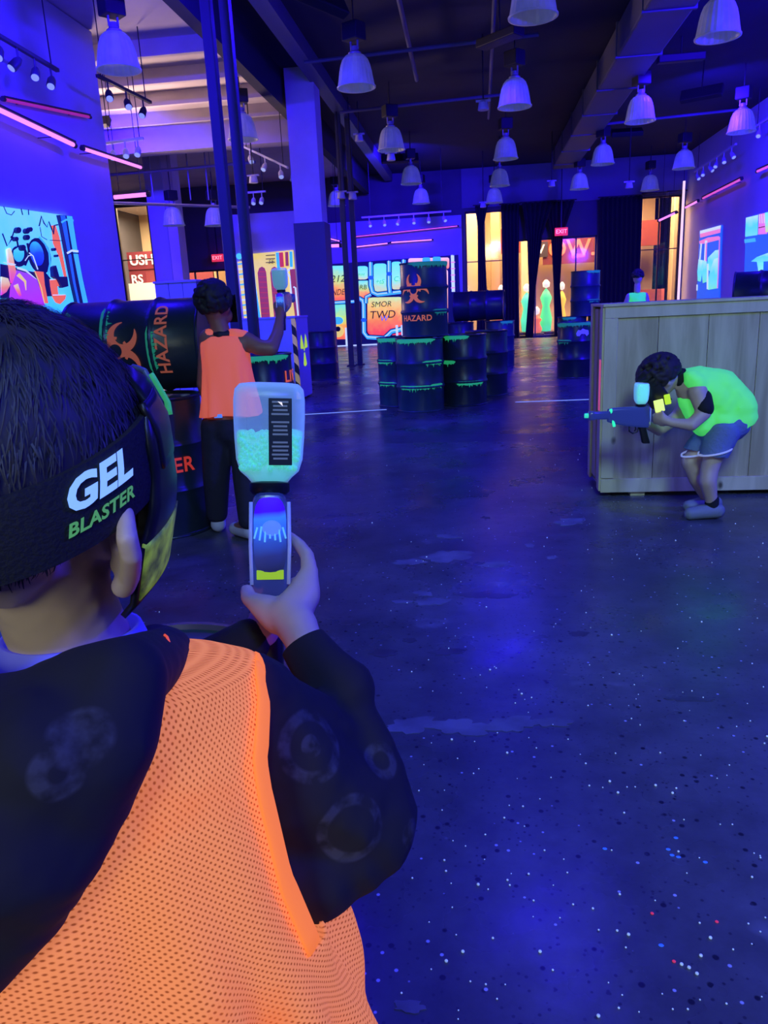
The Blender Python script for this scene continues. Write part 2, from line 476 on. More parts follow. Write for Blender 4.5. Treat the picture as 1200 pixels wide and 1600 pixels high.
def sign(name, txt, label, p, size, mt, right=V((1, 0, 0)), up=V((0, 0, 1)), ext=0.02, cat='sign', back=None):
    vs, fs = text_mesh(txt, size, ext, offset=size * 0.015)
    n = right.cross(up)
    root = empty(name, p); tag(root, label, cat)
    MB().add([right * q.x + up * q.y + n * (q.z + 0.03) for q in vs], fs).build('lettering', mt, root)
    xs = [q.x for q in vs]; w = (max(xs) - min(xs)) / 2 + size * 0.25
    MB().box((0, 0, 0), (w, size * 0.62, 0.02), None, (right, up, n)).build('backing_plate', back or M_FRAME, root)
    return root
M_SIGNW = glow('sign_white', (1.0, 0.9, 0.8), 0.9)
M_SIGNR = glow('sign_red', (1.0, 0.16, 0.07), 1.1)
M_SIGNY = glow('sign_yellow', (1.0, 0.62, 0.1), 0.9)
M_PLUM = mat('plum_plate', (0.20, 0.03, 0.05), 0.5)
sign('shop_sign', 'USH', 'plum shop sign reading USH seen through the storefront window', at_y(222, 407, 31.37), 0.55, M_SIGNW, back=M_PLUM)
sign('shop_sign', 'RS', 'plum shop sign reading RS below the USH sign', at_y(215, 437, 31.37), 0.48, M_SIGNW, back=M_PLUM)
sign('shop_sign', 'OW.', 'red glowing shop sign reading OW. above the far doorway', at_y(893, 389, 31.47), 0.85, M_SIGNR, back=mat('maroon_plate', (0.12, 0.02, 0.02), 0.5))
sign('shop_sign', 'V', 'small white glowing V shaped sign behind the doorway glass', at_y(845, 390, 31.40), 0.45, M_SIGNW)
# white notice with dark scribble below the plum signs
nb = MB().box(at_y(218, 457, 31.2), (0.75, 0.03, 0.36)).build('notice_board', glow('notice_white', (1.0, 0.92, 0.72), 0.7))
local_to(nb, at_y(218, 457, 31.2)); tag(nb, 'bright white notice board under the plum shop signs', 'notice board')

def exit_sign(p, label):
    r = empty('exit_sign', p); tag(r, label, 'exit sign')
    MB().cbox((0, 0, 0), (0.20, 0.04, 0.12), 0.01).build('housing', glow('exit_red', (1.0, 0.04, 0.10), 0.75), r)
    vs, fs = text_mesh('EXIT', 0.17, 0.004)
    MB().add([V((q.x, -0.045 - q.z, q.y)) for q in vs], fs).build('lettering', glow('exit_pale', (1.0, 0.55, 0.6), 0.9), r)
    MB().box((0, 0.02, (0.12 + ZC - p.z) / 2), (0.015, 0.015, (ZC - p.z - 0.12) / 2)).build('mounting_stem', M_FRAME, r)
exit_sign(at_y(340, 403, 26.5), 'red EXIT sign above the tan storefront bay')
exit_sign(at_y(877, 362, 26.15), 'red EXIT sign above the curtained far doorway')

# things glimpsed in the concourse
def display(p, h, mt, label, w=0.22):
    r = empty('display_stand', (p.x, p.y, 0)); tag(r, label, 'display stand')
    MB().cbox((0, 0, 0.05), (w * 1.3, w * 1.3, 0.05), 0.015).build('base', M_FRAME, r)
    MB().lathe([(0.02, 0.1), (w * .8, 0.12), (w, h * .35), (w * .55, h * .62), (w * .95, h * .8), (w * .5, h * .93), (0.02, h)], seg=16).build('body', mt, r, True)
    MB().lathe([(0.02, h + .02), (w * .55, h + .06), (w * .6, h + .2), (w * .2, h + .3)], seg=12).build('head', M_SIGNW, r, True)
display(at_y(823, 500, 29.4), 1.5, glow('neon_teal', (0.10, 0.95, 0.55), 0.9), 'teal glowing display figure behind the narrow doorway curtain')
display(at_y(853, 500, 29.2), 1.6, glow('neon_green', (0.10, 0.9, 0.35), 0.9), 'green glowing display figure in the middle of the far doorway')
display(at_y(838, 510, 28.0), 0.7, glow('neon_red', (1.0, 0.22, 0.12), 0.8), 'short red display figure between the two green ones', 0.2)
display(at_y(783, 470, 29.2), 1.5, glow('neon_rose', (0.9, 0.22, 0.2), 0.5), 'rose coloured display figure behind the tall far window', 0.18)
display(at_y(878, 470, 29.3), 1.5, M_SIGNY, 'yellow glowing display figure beside the red OW sign', 0.16)

# ceiling: deck joists, beams, duct, conduits
for i, y in enumerate([12.9, 14.3, 15.7, 17.1, 18.5, 19.9]):
    o = MB().box((-8.5, y, ZC - 0.10), (4.9, 0.05, 0.12)).build('ceiling_joist', M_DECK)
    local_to(o, (-8.5, y, ZC)); struct(o)
for y in (17.8,):
    o = MB().box((-8.6, y, ZC - 0.32), (5.0, 0.22, 0.32)).build('ceiling_girder', M_DECK); struct(o)
def pipe(name, a, b, r, mt, label, cat='pipe', seg=8):
    o = MB().tube([a, b], r, seg=seg).build(name, mt, None, True, 40)
    local_to(o, (V(a) + V(b)) / 2); tag(o, label, cat); return o
duct = MB().cbox((2.62, 15.6, 5.14), (0.34, 9.2, 0.24), 0.03)
for y in range(8, 25, 2): duct.box((2.62, y, 5.14), (0.36, 0.03, 0.26))
o = duct.build('ceiling_duct', mat('duct_paint', (0.10, 0.10, 0.125), 0.6)); local_to(o, (2.62, 15.6, 5.14)); tag(o, 'long rectangular air duct under the dark ceiling', 'duct')
o = MB().box((-2.72, 12.0, 5.27), (0.12, 14.5, 0.13)).build('ceiling_beam', M_PIPE); local_to(o, (-2.72, 12.0, 5.4)); struct(o)
o = MB().box((-3.45, 12.0, 5.1), (0.09, 14.5, 0.30)).build('ceiling_beam', M_CEIL); local_to(o, (-3.45, 12.0, 5.4)); struct(o)
pipe('conduit', (-0.9, 7.5, 5.2), (-1.0, 15.5, 5.2), 0.035, M_PIPE, 'grey conduit running away over the second lamp row')
pipe('conduit', (0.3, 8.5, 5.2), (0.35, 19, 5.2), 0.03, M_PIPE, 'thin conduit running away over the middle lamp row')
for k, (y, x0, x1, nm) in enumerate([(10.3, -1.6, 0.6, 'nearest'), (13.2, -2.6, 1.0, 'second nearest'), (16.5, -2.6, 1.0, 'third nearest'), (19.5, 3.0, 5.9, 'far right hand')]):
    pipe('cross_conduit', (x0, y, 5.0), (x1, y - 0.05, 5.08), 0.03, M_PIPE, f'{nm} thin conduit crossing the dark ceiling from side to side')
# hangers of the left bay
pipe('hanging_conduit', (-9.6, 19.0, 4.6), (-5.0, 18.8, 4.62), 0.035, M_STEEL, 'pale horizontal conduit hung across the storefront bay')
hc = pipe('hanging_conduit', (-8.3, 14.6, 3.5), (-4.9, 17.6, 3.5), 0.03, M_STEEL, 'slanting conduit crossing below the bay lamps')
for t_ in (0.1, 0.9):
    e = V((-8.3, 14.6, 3.5)).lerp(V((-4.9, 17.6, 3.5)), t_)
    keep_world(MB().tube([e, (e.x, e.y, 5.42)], 0.01).build('hanger', M_STEEL), hc)
for k, (u, w_) in enumerate([(232, 'left'), (290, 'middle'), (318, 'right')]):
    p = at_y(u + 10, 330, 19.0)
    pipe('drop_rod', (p.x, 19.0, 5.4), (p.x, 19.0, p.z + .25), 0.018, M_STEEL, f'{w_} thin drop rod hanging from the pale deck', 'rod')

# paired posts
M_POST = mat('post_paint', (0.05, 0.055, 0.075), 0.55)
def post(u, v, y, w, label):
    p = at_y(u, v, y)
    r = empty('steel_post', (p.x, y, 0)); tag(r, label, 'post')
    MB().cbox((0, 0, ZC / 2), (w, w, ZC / 2 - 0.005), 0.012).build('shaft', M_POST, r)
    MB().cbox((0, 0, 0.012), (w * 1.7, w * 1.7, 0.012), 0.004).build('base_plate', M_POST, r)
    MB().cbox((0, 0, ZC - 0.03), (w * 1.5, w * 1.5, 0.02), 0.004).build('top_plate', M_POST, r)
post(345, 250, 8.4, 0.055, 'left steel post of the tall pair beside the orange vest player')
post(373, 250, 8.75, 0.055, 'right steel post of the tall pair beside the orange vest player')
post(542.5, 450, 17.3, 0.055, 'left steel post of the slim pair before the graffiti mural')
post(556.5, 450, 17.6, 0.055, 'right steel post of the slim pair before the graffiti mural')

# black sheer curtains on the shop windows
M_SHEER = bpy.data.materials.new('black_sheer'); M_SHEER.use_nodes = True
_nt = M_SHEER.node_tree; _b = _nt.nodes['Principled BSDF']; _b.inputs['Base Color'].default_value = (0.012, 0.01, 0.02, 1); _b.inputs['Roughness'].default_value = 0.9
_b.inputs['Alpha'].default_value = 0.24
M_DRAPE = mat('black_drape', (0.010, 0.009, 0.016), 0.95)
def curtain(rows, y, mt, label, folds=7, amp=0.05):
    CURT.append(1); y = y - 0.13 * (len(CURT) % 2)
    """rows: (z, x0, x1) from top to bottom"""
    n = folds * 8; z0 = rows[-1][0]; xc = (rows[0][1] + rows[0][2]) / 2
    rings = []
    fine = []
    for (a, b_) in zip(rows[:-1], rows[1:]):
        for k in range(6):
            t = k / 6; fine.append(tuple(a[i] * (1 - t) + b_[i] * t for i in range(3)))
    fine.append(rows[-1])
    for (z, xa, xb) in fine:
        am = amp * min(1.0, 0.35 + (xb - xa))
        rings.append([V((xa + (xb - xa) * k / n - xc, am * sin(2 * pi * folds * k / n + 0.3 * z), z - z0)) for k in range(n + 1)])
    r = empty('curtain', (xc, y, z0)); tag(r, label, 'curtain')
    o = MB().loft(rings, None, cap=False, closed=False).build('fabric', mt, r, True)
    sd = o.modifiers.new('thick', 'SOLIDIFY'); sd.thickness = 0.004
    zt = rows[0][0] - z0
    MB().tube([(rows[0][1] - xc - .06, 0, zt + 0.02), (rows[0][2] - xc + .06, 0, zt + 0.02)], 0.018).build('curtain_rod', M_FRAME, r, True)
YC = 26.44; CURT = []
curtain([(4.2, 0.02, 0.42), (3.6, 0.10, 0.30), (1.8, 0.08, 0.36), (0.05, 0.0, 0.5)], YC, M_DRAPE, 'black gathered curtain down the middle of the tall lit window', 4)
curtain([(4.2, 0.85, 1.42), (2.0, 0.88, 1.40), (0.04, 0.86, 1.42)], YC, M_DRAPE, 'black curtain between the tall window and the doorway', 5)
curtain([(4.2, 1.5, 2.5), (3.2, 1.66, 2.14), (1.5, 1.72, 1.92), (0.04, 1.60, 1.86)], YC, M_DRAPE, 'black swept curtain narrowing to a tie in the doorway', 6)
curtain([(4.2, 2.15, 3.15), (3.2, 2.42, 2.80), (1.6, 2.52, 2.72), (0.04, 2.56, 2.86)], YC, M_DRAPE, 'black tied curtain on the right of the green display', 6)
curtain([(4.2, 3.9, 5.2), (2.0, 3.94, 5.2), (0.04, 3.92, 5.2)], YC, M_DRAPE, 'wide black curtain closing the wall beside the red sign', 9)
curtain([(4.25, 5.24, 5.92), (2, 5.24, 5.90), (0.05, 5.24, 5.92)], YC, M_SHEER, 'left half of the sheer curtain on the orange window', 5, .03)
curtain([(4.25, 5.98, 6.46), (2, 6.0, 6.46), (0.05, 5.98, 6.46)], YC, M_SHEER, 'right half of the sheer curtain on the orange window', 4, .03)

# floor tape
M_TAPE = glow('white_tape', (0.45, 0.7, 1.0), 0.35)
def tape(a, b, w, label):
    a, b = V(a), V(b); d = (b - a).normalized(); n = V((-d.y, d.x, 0))
    c = (a + b) / 2
    o = MB().box((0, 0, 0.0015), ((b - a).length / 2, w, 0.0015), None, (d, n, V((0, 0, 1)))).build('floor_tape', M_TAPE)
    o.location = c; tag(o, label, 'tape')
tape(at_z(472, 648), at_z(604, 640), 0.025, 'white tape line on the floor by the front barrels')
tape(at_z(805, 628.5), at_z(927, 624), 0.025, 'white tape line on the floor running to the crate')

# worn patches of the slab, each a skin of old paint with a ragged outline
M_WORN = mat('worn_paint', (0.19, 0.20, 0.24), 0.5, noise=(9, 1.0, (0.11, 0.115, 0.14)))
M_DAMP = mat('dark_stain', (0.05, 0.05, 0.065), 0.35, noise=(10, 0.8, (0.09, 0.09, 0.11)))
FLOOR = bpy.data.objects['floor']
def patch(u, v, ru, rv, mt, seed, nm='worn_patch'):
    rn = random.Random(seed); n = 28; ph = [rn.uniform(0, 6) for _ in range(4)]; P = []
    for k in range(n):
        t = 2 * pi * k / n; w = 1 + .18 * sin(2 * t + ph[0]) + .14 * sin(5 * t + ph[1]) + .10 * sin(9 * t + ph[2]) + .05 * sin(14 * t + ph[3])
        P.append(at_z(u + ru * w * cos(t), v + rv * w * sin(t), 0.0006 + 0.00012 * (seed % 40)))
    lo = [V((p.x, p.y, -0.001)) for p in P]
    o = MB().add(P + lo, [tuple(range(n - 1, -1, -1))] + [(i, i + n, (i + 1) % n + n, (i + 1) % n)[::-1] for i in range(n)]).build(nm, mt); keep_world(o, FLOOR)
for k, a in enumerate([(700, 869, 36, 9), (640, 878, 22, 5), (773, 882, 24, 4), (661, 927, 14, 4), (675, 940, 24, 6), (628, 940, 14, 3), (828, 852, 8, 3), (862, 871, 7, 3), (645, 1133, 40, 12), (722, 1136, 44, 13), (800, 1131, 38, 12), (865, 1128, 26, 8), (700, 838, 20, 3), (890, 815, 24, 5), (640, 1572, 26, 9)]):
    patch(*a, M_WORN, 40 + k)
for k, a in enumerate([(905, 990, 13, 5), (840, 834, 40, 4), (760, 930, 40, 5), (700, 1018, 26, 5), (600, 1020, 24, 5), (1080, 1092, 34, 4), (640, 1000, 12, 3)]):
    patch(*a, M_DAMP, 80 + k, 'dark_stain')
Pq = [at_z(600, 693, .0006), at_z(940, 687, .0006), at_z(940, 676, .0006), at_z(600, 681, .0006)]
o = MB().add(Pq + [V((p.x, p.y, -.001)) for p in Pq], [(0, 1, 2, 3), (0, 4, 5, 1), (1, 5, 6, 2), (2, 6, 7, 3), (3, 7, 4, 0)]).build('filled_joint', M_DAMP); keep_world(o, FLOOR)
# ================================================================== MURALS
def mix_grad(name, stops, es=0.9, scale=None):
    """paint that runs through several colours from bottom to top (Generated Z), a little mottled"""
    if name in MATS: return MATS[name]
    M = bpy.data.materials.new(name); M.use_nodes = True; nt = M.node_tree; b = nt.nodes['Principled BSDF']
    tc = nt.nodes.new('ShaderNodeTexCoord'); sp = nt.nodes.new('ShaderNodeSeparateXYZ'); nt.links.new(tc.outputs['UV'], sp.inputs[0])
    nz = nt.nodes.new('ShaderNodeTexNoise'); nz.inputs['Scale'].default_value = 5; nz.inputs['Detail'].default_value = 4
    nt.links.new(tc.outputs['Object'], nz.inputs['Vector'])
    ma = nt.nodes.new('ShaderNodeMath'); ma.operation = 'MULTIPLY_ADD'; ma.inputs[1].default_value = 0.5; ma.inputs[2].default_value = -0.25
    nt.links.new(nz.outputs['Fac'], ma.inputs[0])
    ad = nt.nodes.new('ShaderNodeMath'); ad.operation = 'ADD'; nt.links.new(sp.outputs[1], ad.inputs[0]); nt.links.new(ma.outputs[0], ad.inputs[1])
    r = nt.nodes.new('ShaderNodeValToRGB'); e = r.color_ramp.elements
    while len(e) < len(stops): e.new(0.5)
    for k, (p, c) in enumerate(stops): e[k].position = p; e[k].color = (*c, 1)
    nt.links.new(ad.outputs[0], r.inputs['Fac'])
    nt.links.new(r.outputs['Color'], b.inputs['Base Color']); nt.links.new(r.outputs['Color'], b.inputs['Emission Color'])
    b.inputs['Emission Strength'].default_value = es; b.inputs['Roughness'].default_value = 0.6
    MATS[name] = M; return M
G_GRNORG = mix_grad('spray_green_orange', [(0.05, (1.0, 0.16, 0.05)), (0.35, (1.0, 0.42, 0.06)), (0.6, (0.62, 0.85, 0.12)), (0.95, (0.2, 0.9, 0.35))])
G_YELRED = mix_grad('spray_yellow_red', [(0.05, (1.0, 0.06, 0.05)), (0.4, (1.0, 0.25, 0.05)), (0.75, (1.0, 0.62, 0.08)), (1.0, (0.65, 0.9, 0.15))])
G_GREEN = mix_grad('spray_green', [(0.0, (0.75, 0.7, 0.15)), (0.3, (0.35, 0.9, 0.3)), (1.0, (0.15, 0.9, 0.6))])
G_ORG = mix_grad('spray_orange', [(0.0, (1.0, 0.25, 0.05)), (1.0, (1.0, 0.6, 0.3))])
G_CYAN = mix_grad('spray_cyan', [(0.0, (0.05, 0.55, 0.85)), (0.5, (0.06, 0.75, 0.95)), (1.0, (0.22, 0.85, 0.95))], 0.72)
G_BALL = mix_grad('spray_deep_blue', [(0.0, (0.01, 0.02, 0.5)), (0.5, (0.02, 0.1, 0.8)), (1.0, (0.05, 0.6, 0.95))], 0.7)
G_FLAME = mix_grad('spray_flame', [(0.0, (0.9, 0.05, 0.25)), (0.4, (1.0, 0.3, 0.1)), (1.0, (0.9, 0.9, 0.25))], 0.75)
G_MAG = mix_grad('spray_magenta', [(0.0, (0.7, 0.05, 0.45)), (1.0, (0.45, 0.1, 0.6))], 0.6)
G_TEAL = mix_grad('spray_teal', [(0.0, (0.2, 0.9, 0.45)), (0.5, (0.1, 0.8, 0.85)), (1.0, (0.5, 0.95, 0.9))], 0.8)
P_CYAN = glow('paint_cyan', (0.06, 0.55, 0.95), 0.75)
P_BLUE = glow('paint_blue', (0.02, 0.16, 0.85), 0.65)
P_NAVY = glow('paint_navy', (0.004, 0.006, 0.16), 0.5, (0.01, 0.01, 0.03))
P_INK = mat('paint_ink', (0.005, 0.006, 0.02), 0.7)
P_ORNG = glow('paint_orange', (1.0, 0.17, 0.06), 0.8)
P_RED = glow('paint_red', (0.75, 0.05, 0.07), 0.6)
P_BRICK = glow('paint_brick', (0.42, 0.06, 0.10), 0.55)
P_YEL = glow('paint_yellow', (0.95, 0.75, 0.15), 0.75)
P_LIME = glow('paint_lime', (0.5, 0.9, 0.15), 0.75)
P_GRN = glow('paint_green', (0.06, 0.75, 0.25), 0.7)
P_PALE = glow('paint_pale', (0.7, 0.9, 1.0), 0.75)
P_PINK = glow('paint_pink', (1.0, 0.25, 0.55), 0.75)

class Mural:
    """a flat painted board; shapes are given in photograph pixels and carried onto the board's own plane"""
    def __init__(s, name, label, proj, corners, normal, base):
        s.proj = proj; s.n = V(normal); s.k = 0
        P = [proj(*c) for c in corners]
        s.root = empty(name, ((P[0] + P[2]) / 2)); tag(s.root, label, 'mural')
        s.layer = {}
        s.board(P, base)
    def board(s, P, base):
        mb = MB(); back = [p - s.n * 0.03 for p in P]
        mb.add(P + back, [(0, 1, 2, 3), (7, 6, 5, 4), (0, 4, 5, 1), (1, 5, 6, 2), (2, 6, 7, 3), (3, 7, 4, 0)])
        s.emit('panel', mb, base)
    def emit(s, nm, mb, mt):
        o = mb.build(nm, mt)
        me = o.data
        zs = [q.co.z for q in me.vertices]; z0, z1 = min(zs), max(max(zs), min(zs) + 1e-4)
        uv = me.uv_layers.new(name='UVMap')
        for l in me.loops: uv.data[l.index].uv = (0.5, (me.vertices[l.vertex_index].co.z - z0) / (z1 - z0))
        keep_world(o, s.root)
    def poly(s, nm, pts, mt):
        s.k += 1; h = 0.002 + 0.0012 * s.k
        P = [s.proj(*p) + s.n * h for p in pts]; B = [p - s.n * (h - 0.0005) for p in P]; n = len(P)
        mb = MB().add(P + B, [tuple(range(n))] + [(i, i + n, (i + 1) % n + n, (i + 1) % n) for i in range(n)])
        s.emit(nm, mb, mt)
    def rrect(s, nm, x0, y0, x1, y1, r, mt, skew=0.0):
        pts = []
        for cx, cy, a in ((x1 - r, y0 + r, -90), (x1 - r, y1 - r, 0), (x0 + r, y1 - r, 90), (x0 + r, y0 + r, 180)):
            for k in range(5):
                t = radians(a + 22.5 * k); pts.append((cx + r * cos(t), cy + r * sin(t) + skew * (cx - x0)))
        s.poly(nm, pts, mt)
    def ellipse(s, nm, cx, cy, rx, ry, mt, rot=0.0, n=20):
        c_, s_ = cos(rot), sin(rot)
        s.poly(nm, [(cx + rx * cos(2 * pi * k / n) * c_ - ry * sin(2 * pi * k / n) * s_, cy + rx * cos(2 * pi * k / n) * s_ + ry * sin(2 * pi * k / n) * c_) for k in range(n)], mt)
    def stroke(s, nm, pts, w, mt):
        s.k += 1; h = 0.002 + 0.0012 * s.k
        P = [V((a, b, 0)) for a, b in pts]; vs = []
        ww = w if isinstance(w, (list, tuple)) else [w] * len(P)
        for i, p in enumerate(P):
            t = (P[min(i + 1, len(P) - 1)] - P[max(0, i - 1)]).normalized(); q = V((-t.y, t.x, 0))
            for sg in (1, -1):
                z = p + q * (sg * ww[i] / 2); vs.append(s.proj(z.x, z.y) + s.n * h)
        s.emit(nm, MB().add(vs, [(2 * i, 2 * i + 1, 2 * i + 3, 2 * i + 2) for i in range(len(P) - 1)]), mt)
    def pipe(s, pts, w, mt=None):
        s.stroke('painted_pipe', pts, w * 1.5, P_NAVY); s.stroke('painted_pipe', pts, w, mt or P_CYAN)
        s.stroke('painted_pipe', [(a - w * .12, b - w * .12) for a, b in pts], w * 0.25, P_PALE)
    def text(s, txt, cx, cy, size, mt, skew=0.0, shear=0.2, off=0.0, sx=1.0):
        s.k += 1; h = 0.002 + 0.0012 * s.k
        vs, fs = text_mesh(txt, size, 0, shear, offset=off)
        s.emit('painted_lettering', MB().add([s.proj(cx + q.x * sx, cy - q.y + skew * q.x) + s.n * h for q in vs], fs), mt)

# --- back wall mural -------------------------------------------------------
def c3(x, y): return (500 + x / 5.0, 380 + y / 5.0)
def B(u, v): return at_y(u, v, YB - 0.18)
mu = Mural('graffiti_mural', 'long graffiti mural of green and orange panels with blue pipes', B, [(511, 413), (716, 398), (722, 524), (519, 542)], (0, -1, 0), P_NAVY)
def R_(x0, y0, x1, y1, mt, r=14, nm='painted_panel'):
    a = c3(x0, y0); b_ = c3(x1, y1); mu.rrect(nm, a[0], a[1], b_[0], b_[1], r / 5, mt, -0.02)
R_(60, 178, 205, 452, G_GRNORG); R_(280, 180, 380, 285, G_GREEN, 30); R_(285, 294, 392, 445, G_GRNORG, 22)
R_(412, 160, 528, 388, G_GREEN, 34); R_(552, 145, 642, 362, G_GREEN, 30); R_(370, 425, 660, 722, G_YELRED, 40)
R_(85, 480, 228, 752, G_GRNORG); R_(690, 118, 1010, 205, G_ORG, 16); R_(690, 210, 1000, 700, G_ORG, 20); R_(800, 112, 862, 172, P_CYAN, 14); R_(880, 106, 945, 166, P_CYAN, 14)
def S_(pts, w, mt=None): mu.pipe([c3(*p) for p in pts], w / 5, mt)
S_([(82, 468), (270, 455)], 22)
S_([(396, 150), (398, 330), (412, 385), (450, 402), (640, 380), (652, 330), (655, 130)], 30)
S_([(540, 140), (541, 330), (548, 390)], 28)
S_([(300, 430), (335, 448), (342, 480), (345, 700), (372, 735), (500, 742), (530, 720), (560, 690), (655, 668)], 30)
S_([(360, 470), (362, 420), (400, 402)], 22)
S_([(1035, 95), (1042, 380)], 26, P_PALE)
for y in (150, 200, 250, 300, 350): mu.stroke('painted_band', [c3(1022, y), c3(1056, y - 2)], 1.6, P_PINK)
for (x, y) in ((398, 270), (541, 240), (343, 600), (655, 250)): a = c3(x, y); mu.ellipse('painted_joint', a[0], a[1], 4.2, 3.2, P_BLUE)
a = c3(142, 605); mu.ellipse('painted_cap', a[0], a[1], 8, 6, P_CYAN)
a = c3(142, 690); mu.ellipse('painted_face', a[0], a[1], 9, 9, P_YEL); mu.ellipse('painted_face', a[0], a[1] - 4, 4, 4, P_INK)
mu.stroke('painted_post', [c3(205, 660), c3(212, 800)], 3.5, P_PALE); mu.stroke('painted_post', [c3(600, 640), c3(606, 760)], 3.5, P_PALE); mu.stroke('painted_post', [c3(640, 640), c3(650, 760)], 3.5, P_PALE)
mu.stroke('painted_base_line', [c3(110, 806), c3(470, 790), c3(900, 765)], 2.4, P_PALE)
a = c3(140, 280); mu.text('212', *a, 15, P_INK, -0.05, 0.2)
a = c3(140, 385); mu.text('UNDER', *a, 13, P_INK, -0.05, 0.25, 0, .75)
a = c3(338, 345); mu.text('RB', *a, 10, P_INK, 0, 0.1); a = c3(325, 240); mu.text('xoz', *a, 7, P_GRN)
a = c3(468, 300); mu.text('+tS', *a, 10, P_GRN); a = c3(600, 280); mu.text('C:', *a, 11, P_GRN)
a = c3(480, 478); mu.text('SMOR', *a, 12, P_INK, -0.05, 0.15)
a = c3(490, 560); mu.text('TWD', *a, 17, P_INK, -0.05, 0.1); a = c3(500, 590); mu.text('W', *a, 12, P_BLUE)

# --- second mural on the partition -----------------------------------------
def c2(x, y): return (360 + x / 6.156, 380 + y / 6.156)
def B2(u, v): return at_y(u, v, 20.30)
mu = Mural('pipe_mural', 'tall mural of red brick arches with yellow and cyan outlines', B2, [(389.5, 397), (458, 390.5), (472, 560), (404, 575)], (0, -1, 0), P_YEL)
def S2(pts, w, mt, nm='painted_stripe'): mu.stroke(nm, [c2(*p) for p in pts], w / 6.156, mt)
S2([(200, 110), (230, 420), (275, 720), (300, 1000)], 34, P_CYAN)
S2([(222, 130), (300, 240), (330, 230)], 60, P_YEL)
for (x0, x1, y0, y1) in ((262, 345, 225, 720), (385, 465, 225, 720)):
    pts = [c2(x0, y0 + 60), c2(x0 + 15, y0 + 15), c2((x0 + x1) / 2, y0), c2(x1 - 15, y0 + 15), c2(x1, y0 + 60), c2(x1 + 38, y1), c2(x1 + 60, y1 + 260), c2(x0 + 60, y1 + 260), c2(x0 + 38, y1)]
    mu.poly('painted_arch', pts, P_BRICK)
    for k in range(14):
        yy = y0 + 50 + k * 50; sx = 38 * (yy - y0) / (y1 - y0)
        S2([(x0 + sx + 4, yy), (x1 + sx - 4, yy)], 5, P_RED, 'painted_course')
S2([(455, 90), (470, 260), (480, 310)], 30, P_CYAN); S2([(585, 80), (590, 230)], 28, P_CYAN)
S2([(490, 90), (500, 230)], 40, P_RED); S2([(545, 85), (550, 220)], 30, P_BRICK)
S2([(490, 285), (545, 275), (600, 235)], 18, P_PALE); S2([(545, 280), (580, 330), (590, 500)], 16, P_PALE)
S2([(600, 250), (615, 420), (650, 700), (665, 900)], 50, P_BRICK)
S2([(610, 420), (630, 430), (655, 690), (675, 950)], 16, P_PALE)
for k in range(3): S2([(345, 120 + 34 * k), (435, 114 + 34 * k)], 8, P_INK, 'painted_scribble')
mu.text('SE', *c2(395, 180), 9, P_INK)
def B3(u, v): return at_y(u, v, 24.0)
mu = Mural('vine_mural', 'narrow mural of green and salmon leaf shapes behind the pillar', B3, [(458, 404), (474, 408), (494, 580), (470, 585)], (0, -1, 0), P_ORNG)
for (pts, w, mt) in (([(630, 170), (660, 260), (715, 440)], 30, P_GRN), ([(640, 330), (680, 560), (720, 900)], 50, P_LIME), ([(650, 180), (690, 200), (715, 320)], 24, P_CYAN), ([(690, 500), (735, 690)], 22, P_GRN)):
    mu.stroke('painted_leaf', [c2(*p) for p in pts], w / 6.156, mt)
mu = Mural('striped_mural', 'slim striped pole mural between the two tall steel posts', B2, [(371, 409), (378, 408), (391, 520), (384, 521)], (0, -1, 0), P_YEL)
for k in range(13): mu.stroke('painted_band', [(371.5 + k * .95, 413 + 8 * k), (379 + k * .95, 412 + 8 * k)], 2.4, P_PALE if k % 2 else P_CYAN)
hb = MB().ell(at_y(373.5, 400.5, 20.28), 0.075).build('wall_lamp', glow('cyan_bulb', (0.08, 0.6, 1.0), 0.9), None, True); local_to(hb, at_y(373.5, 400.5, 20.28)); tag(hb, 'small round cyan lamp above the slim striped mural', 'lamp')

# --- big mural on the left wall ---------------------------------------------
def c1(x, y): return (x / 8.0, 300 + y / 8.0)
def BL(u, v): return at_x(u, v, -5.56)
mu = Mural('graffiti_mural', 'large cyan graffiti mural with orange letters and blue pipe', BL, [(-90, 310), (109, 337.5), (150, 640), (-90, 680)], (1, 0, 0), G_CYAN)
def S1(pts, w, mt, nm='painted_line'): mu.stroke(nm, [c1(*p) for p in pts], w / 8.0 if not isinstance(w, list) else [q / 8.0 for q in w], mt)
def P1(pts, mt, nm='painted_shape'): mu.poly(nm, [c1(*p) for p in pts], mt)
P1([(640, 420), (690, 410), (740, 560), (790, 830), (850, 1160), (820, 1150), (740, 820), (660, 640)], P_ORNG)
mu.ellipse('painted_letter_shadow', *c1(490, 800), 17.5, 29, P_NAVY, -0.25)
mu.ellipse('painted_letter', *c1(455, 770), 10.5, 19.5, G_BALL, -0.25)
S1([(480, 560), (560, 650), (610, 760), (620, 900), (590, 1040), (610, 1130), (690, 1200)], 22, P_CYAN)
P1([(0, 900), (120, 920), (300, 980), (420, 1000), (560, 1000), (640, 1100), (700, 1300), (0, 1330)], P_NAVY)
mu.ellipse('painted_letter_shadow', *c1(235, 800), 13, 17, P_NAVY); mu.ellipse('painted_letter', *c1(225, 770), 8.5, 13, G_CYAN)
S1([(120, 560), (200, 590), (215, 680), (150, 720)], 26, P_NAVY); S1([(330, 640), (360, 780), (300, 920)], 30, P_NAVY)
S1([(350, 760), (400, 800), (460, 970)], 14, P_PALE); S1([(300, 860), (340, 800), (380, 790)], 10, P_PALE)
P1([(420, 990), (530, 1000), (545, 1160), (590, 1390), (530, 1390), (470, 1110)], P_ORNG); S1([(420, 995), (500, 1200), (540, 1390)], 12, P_YEL)
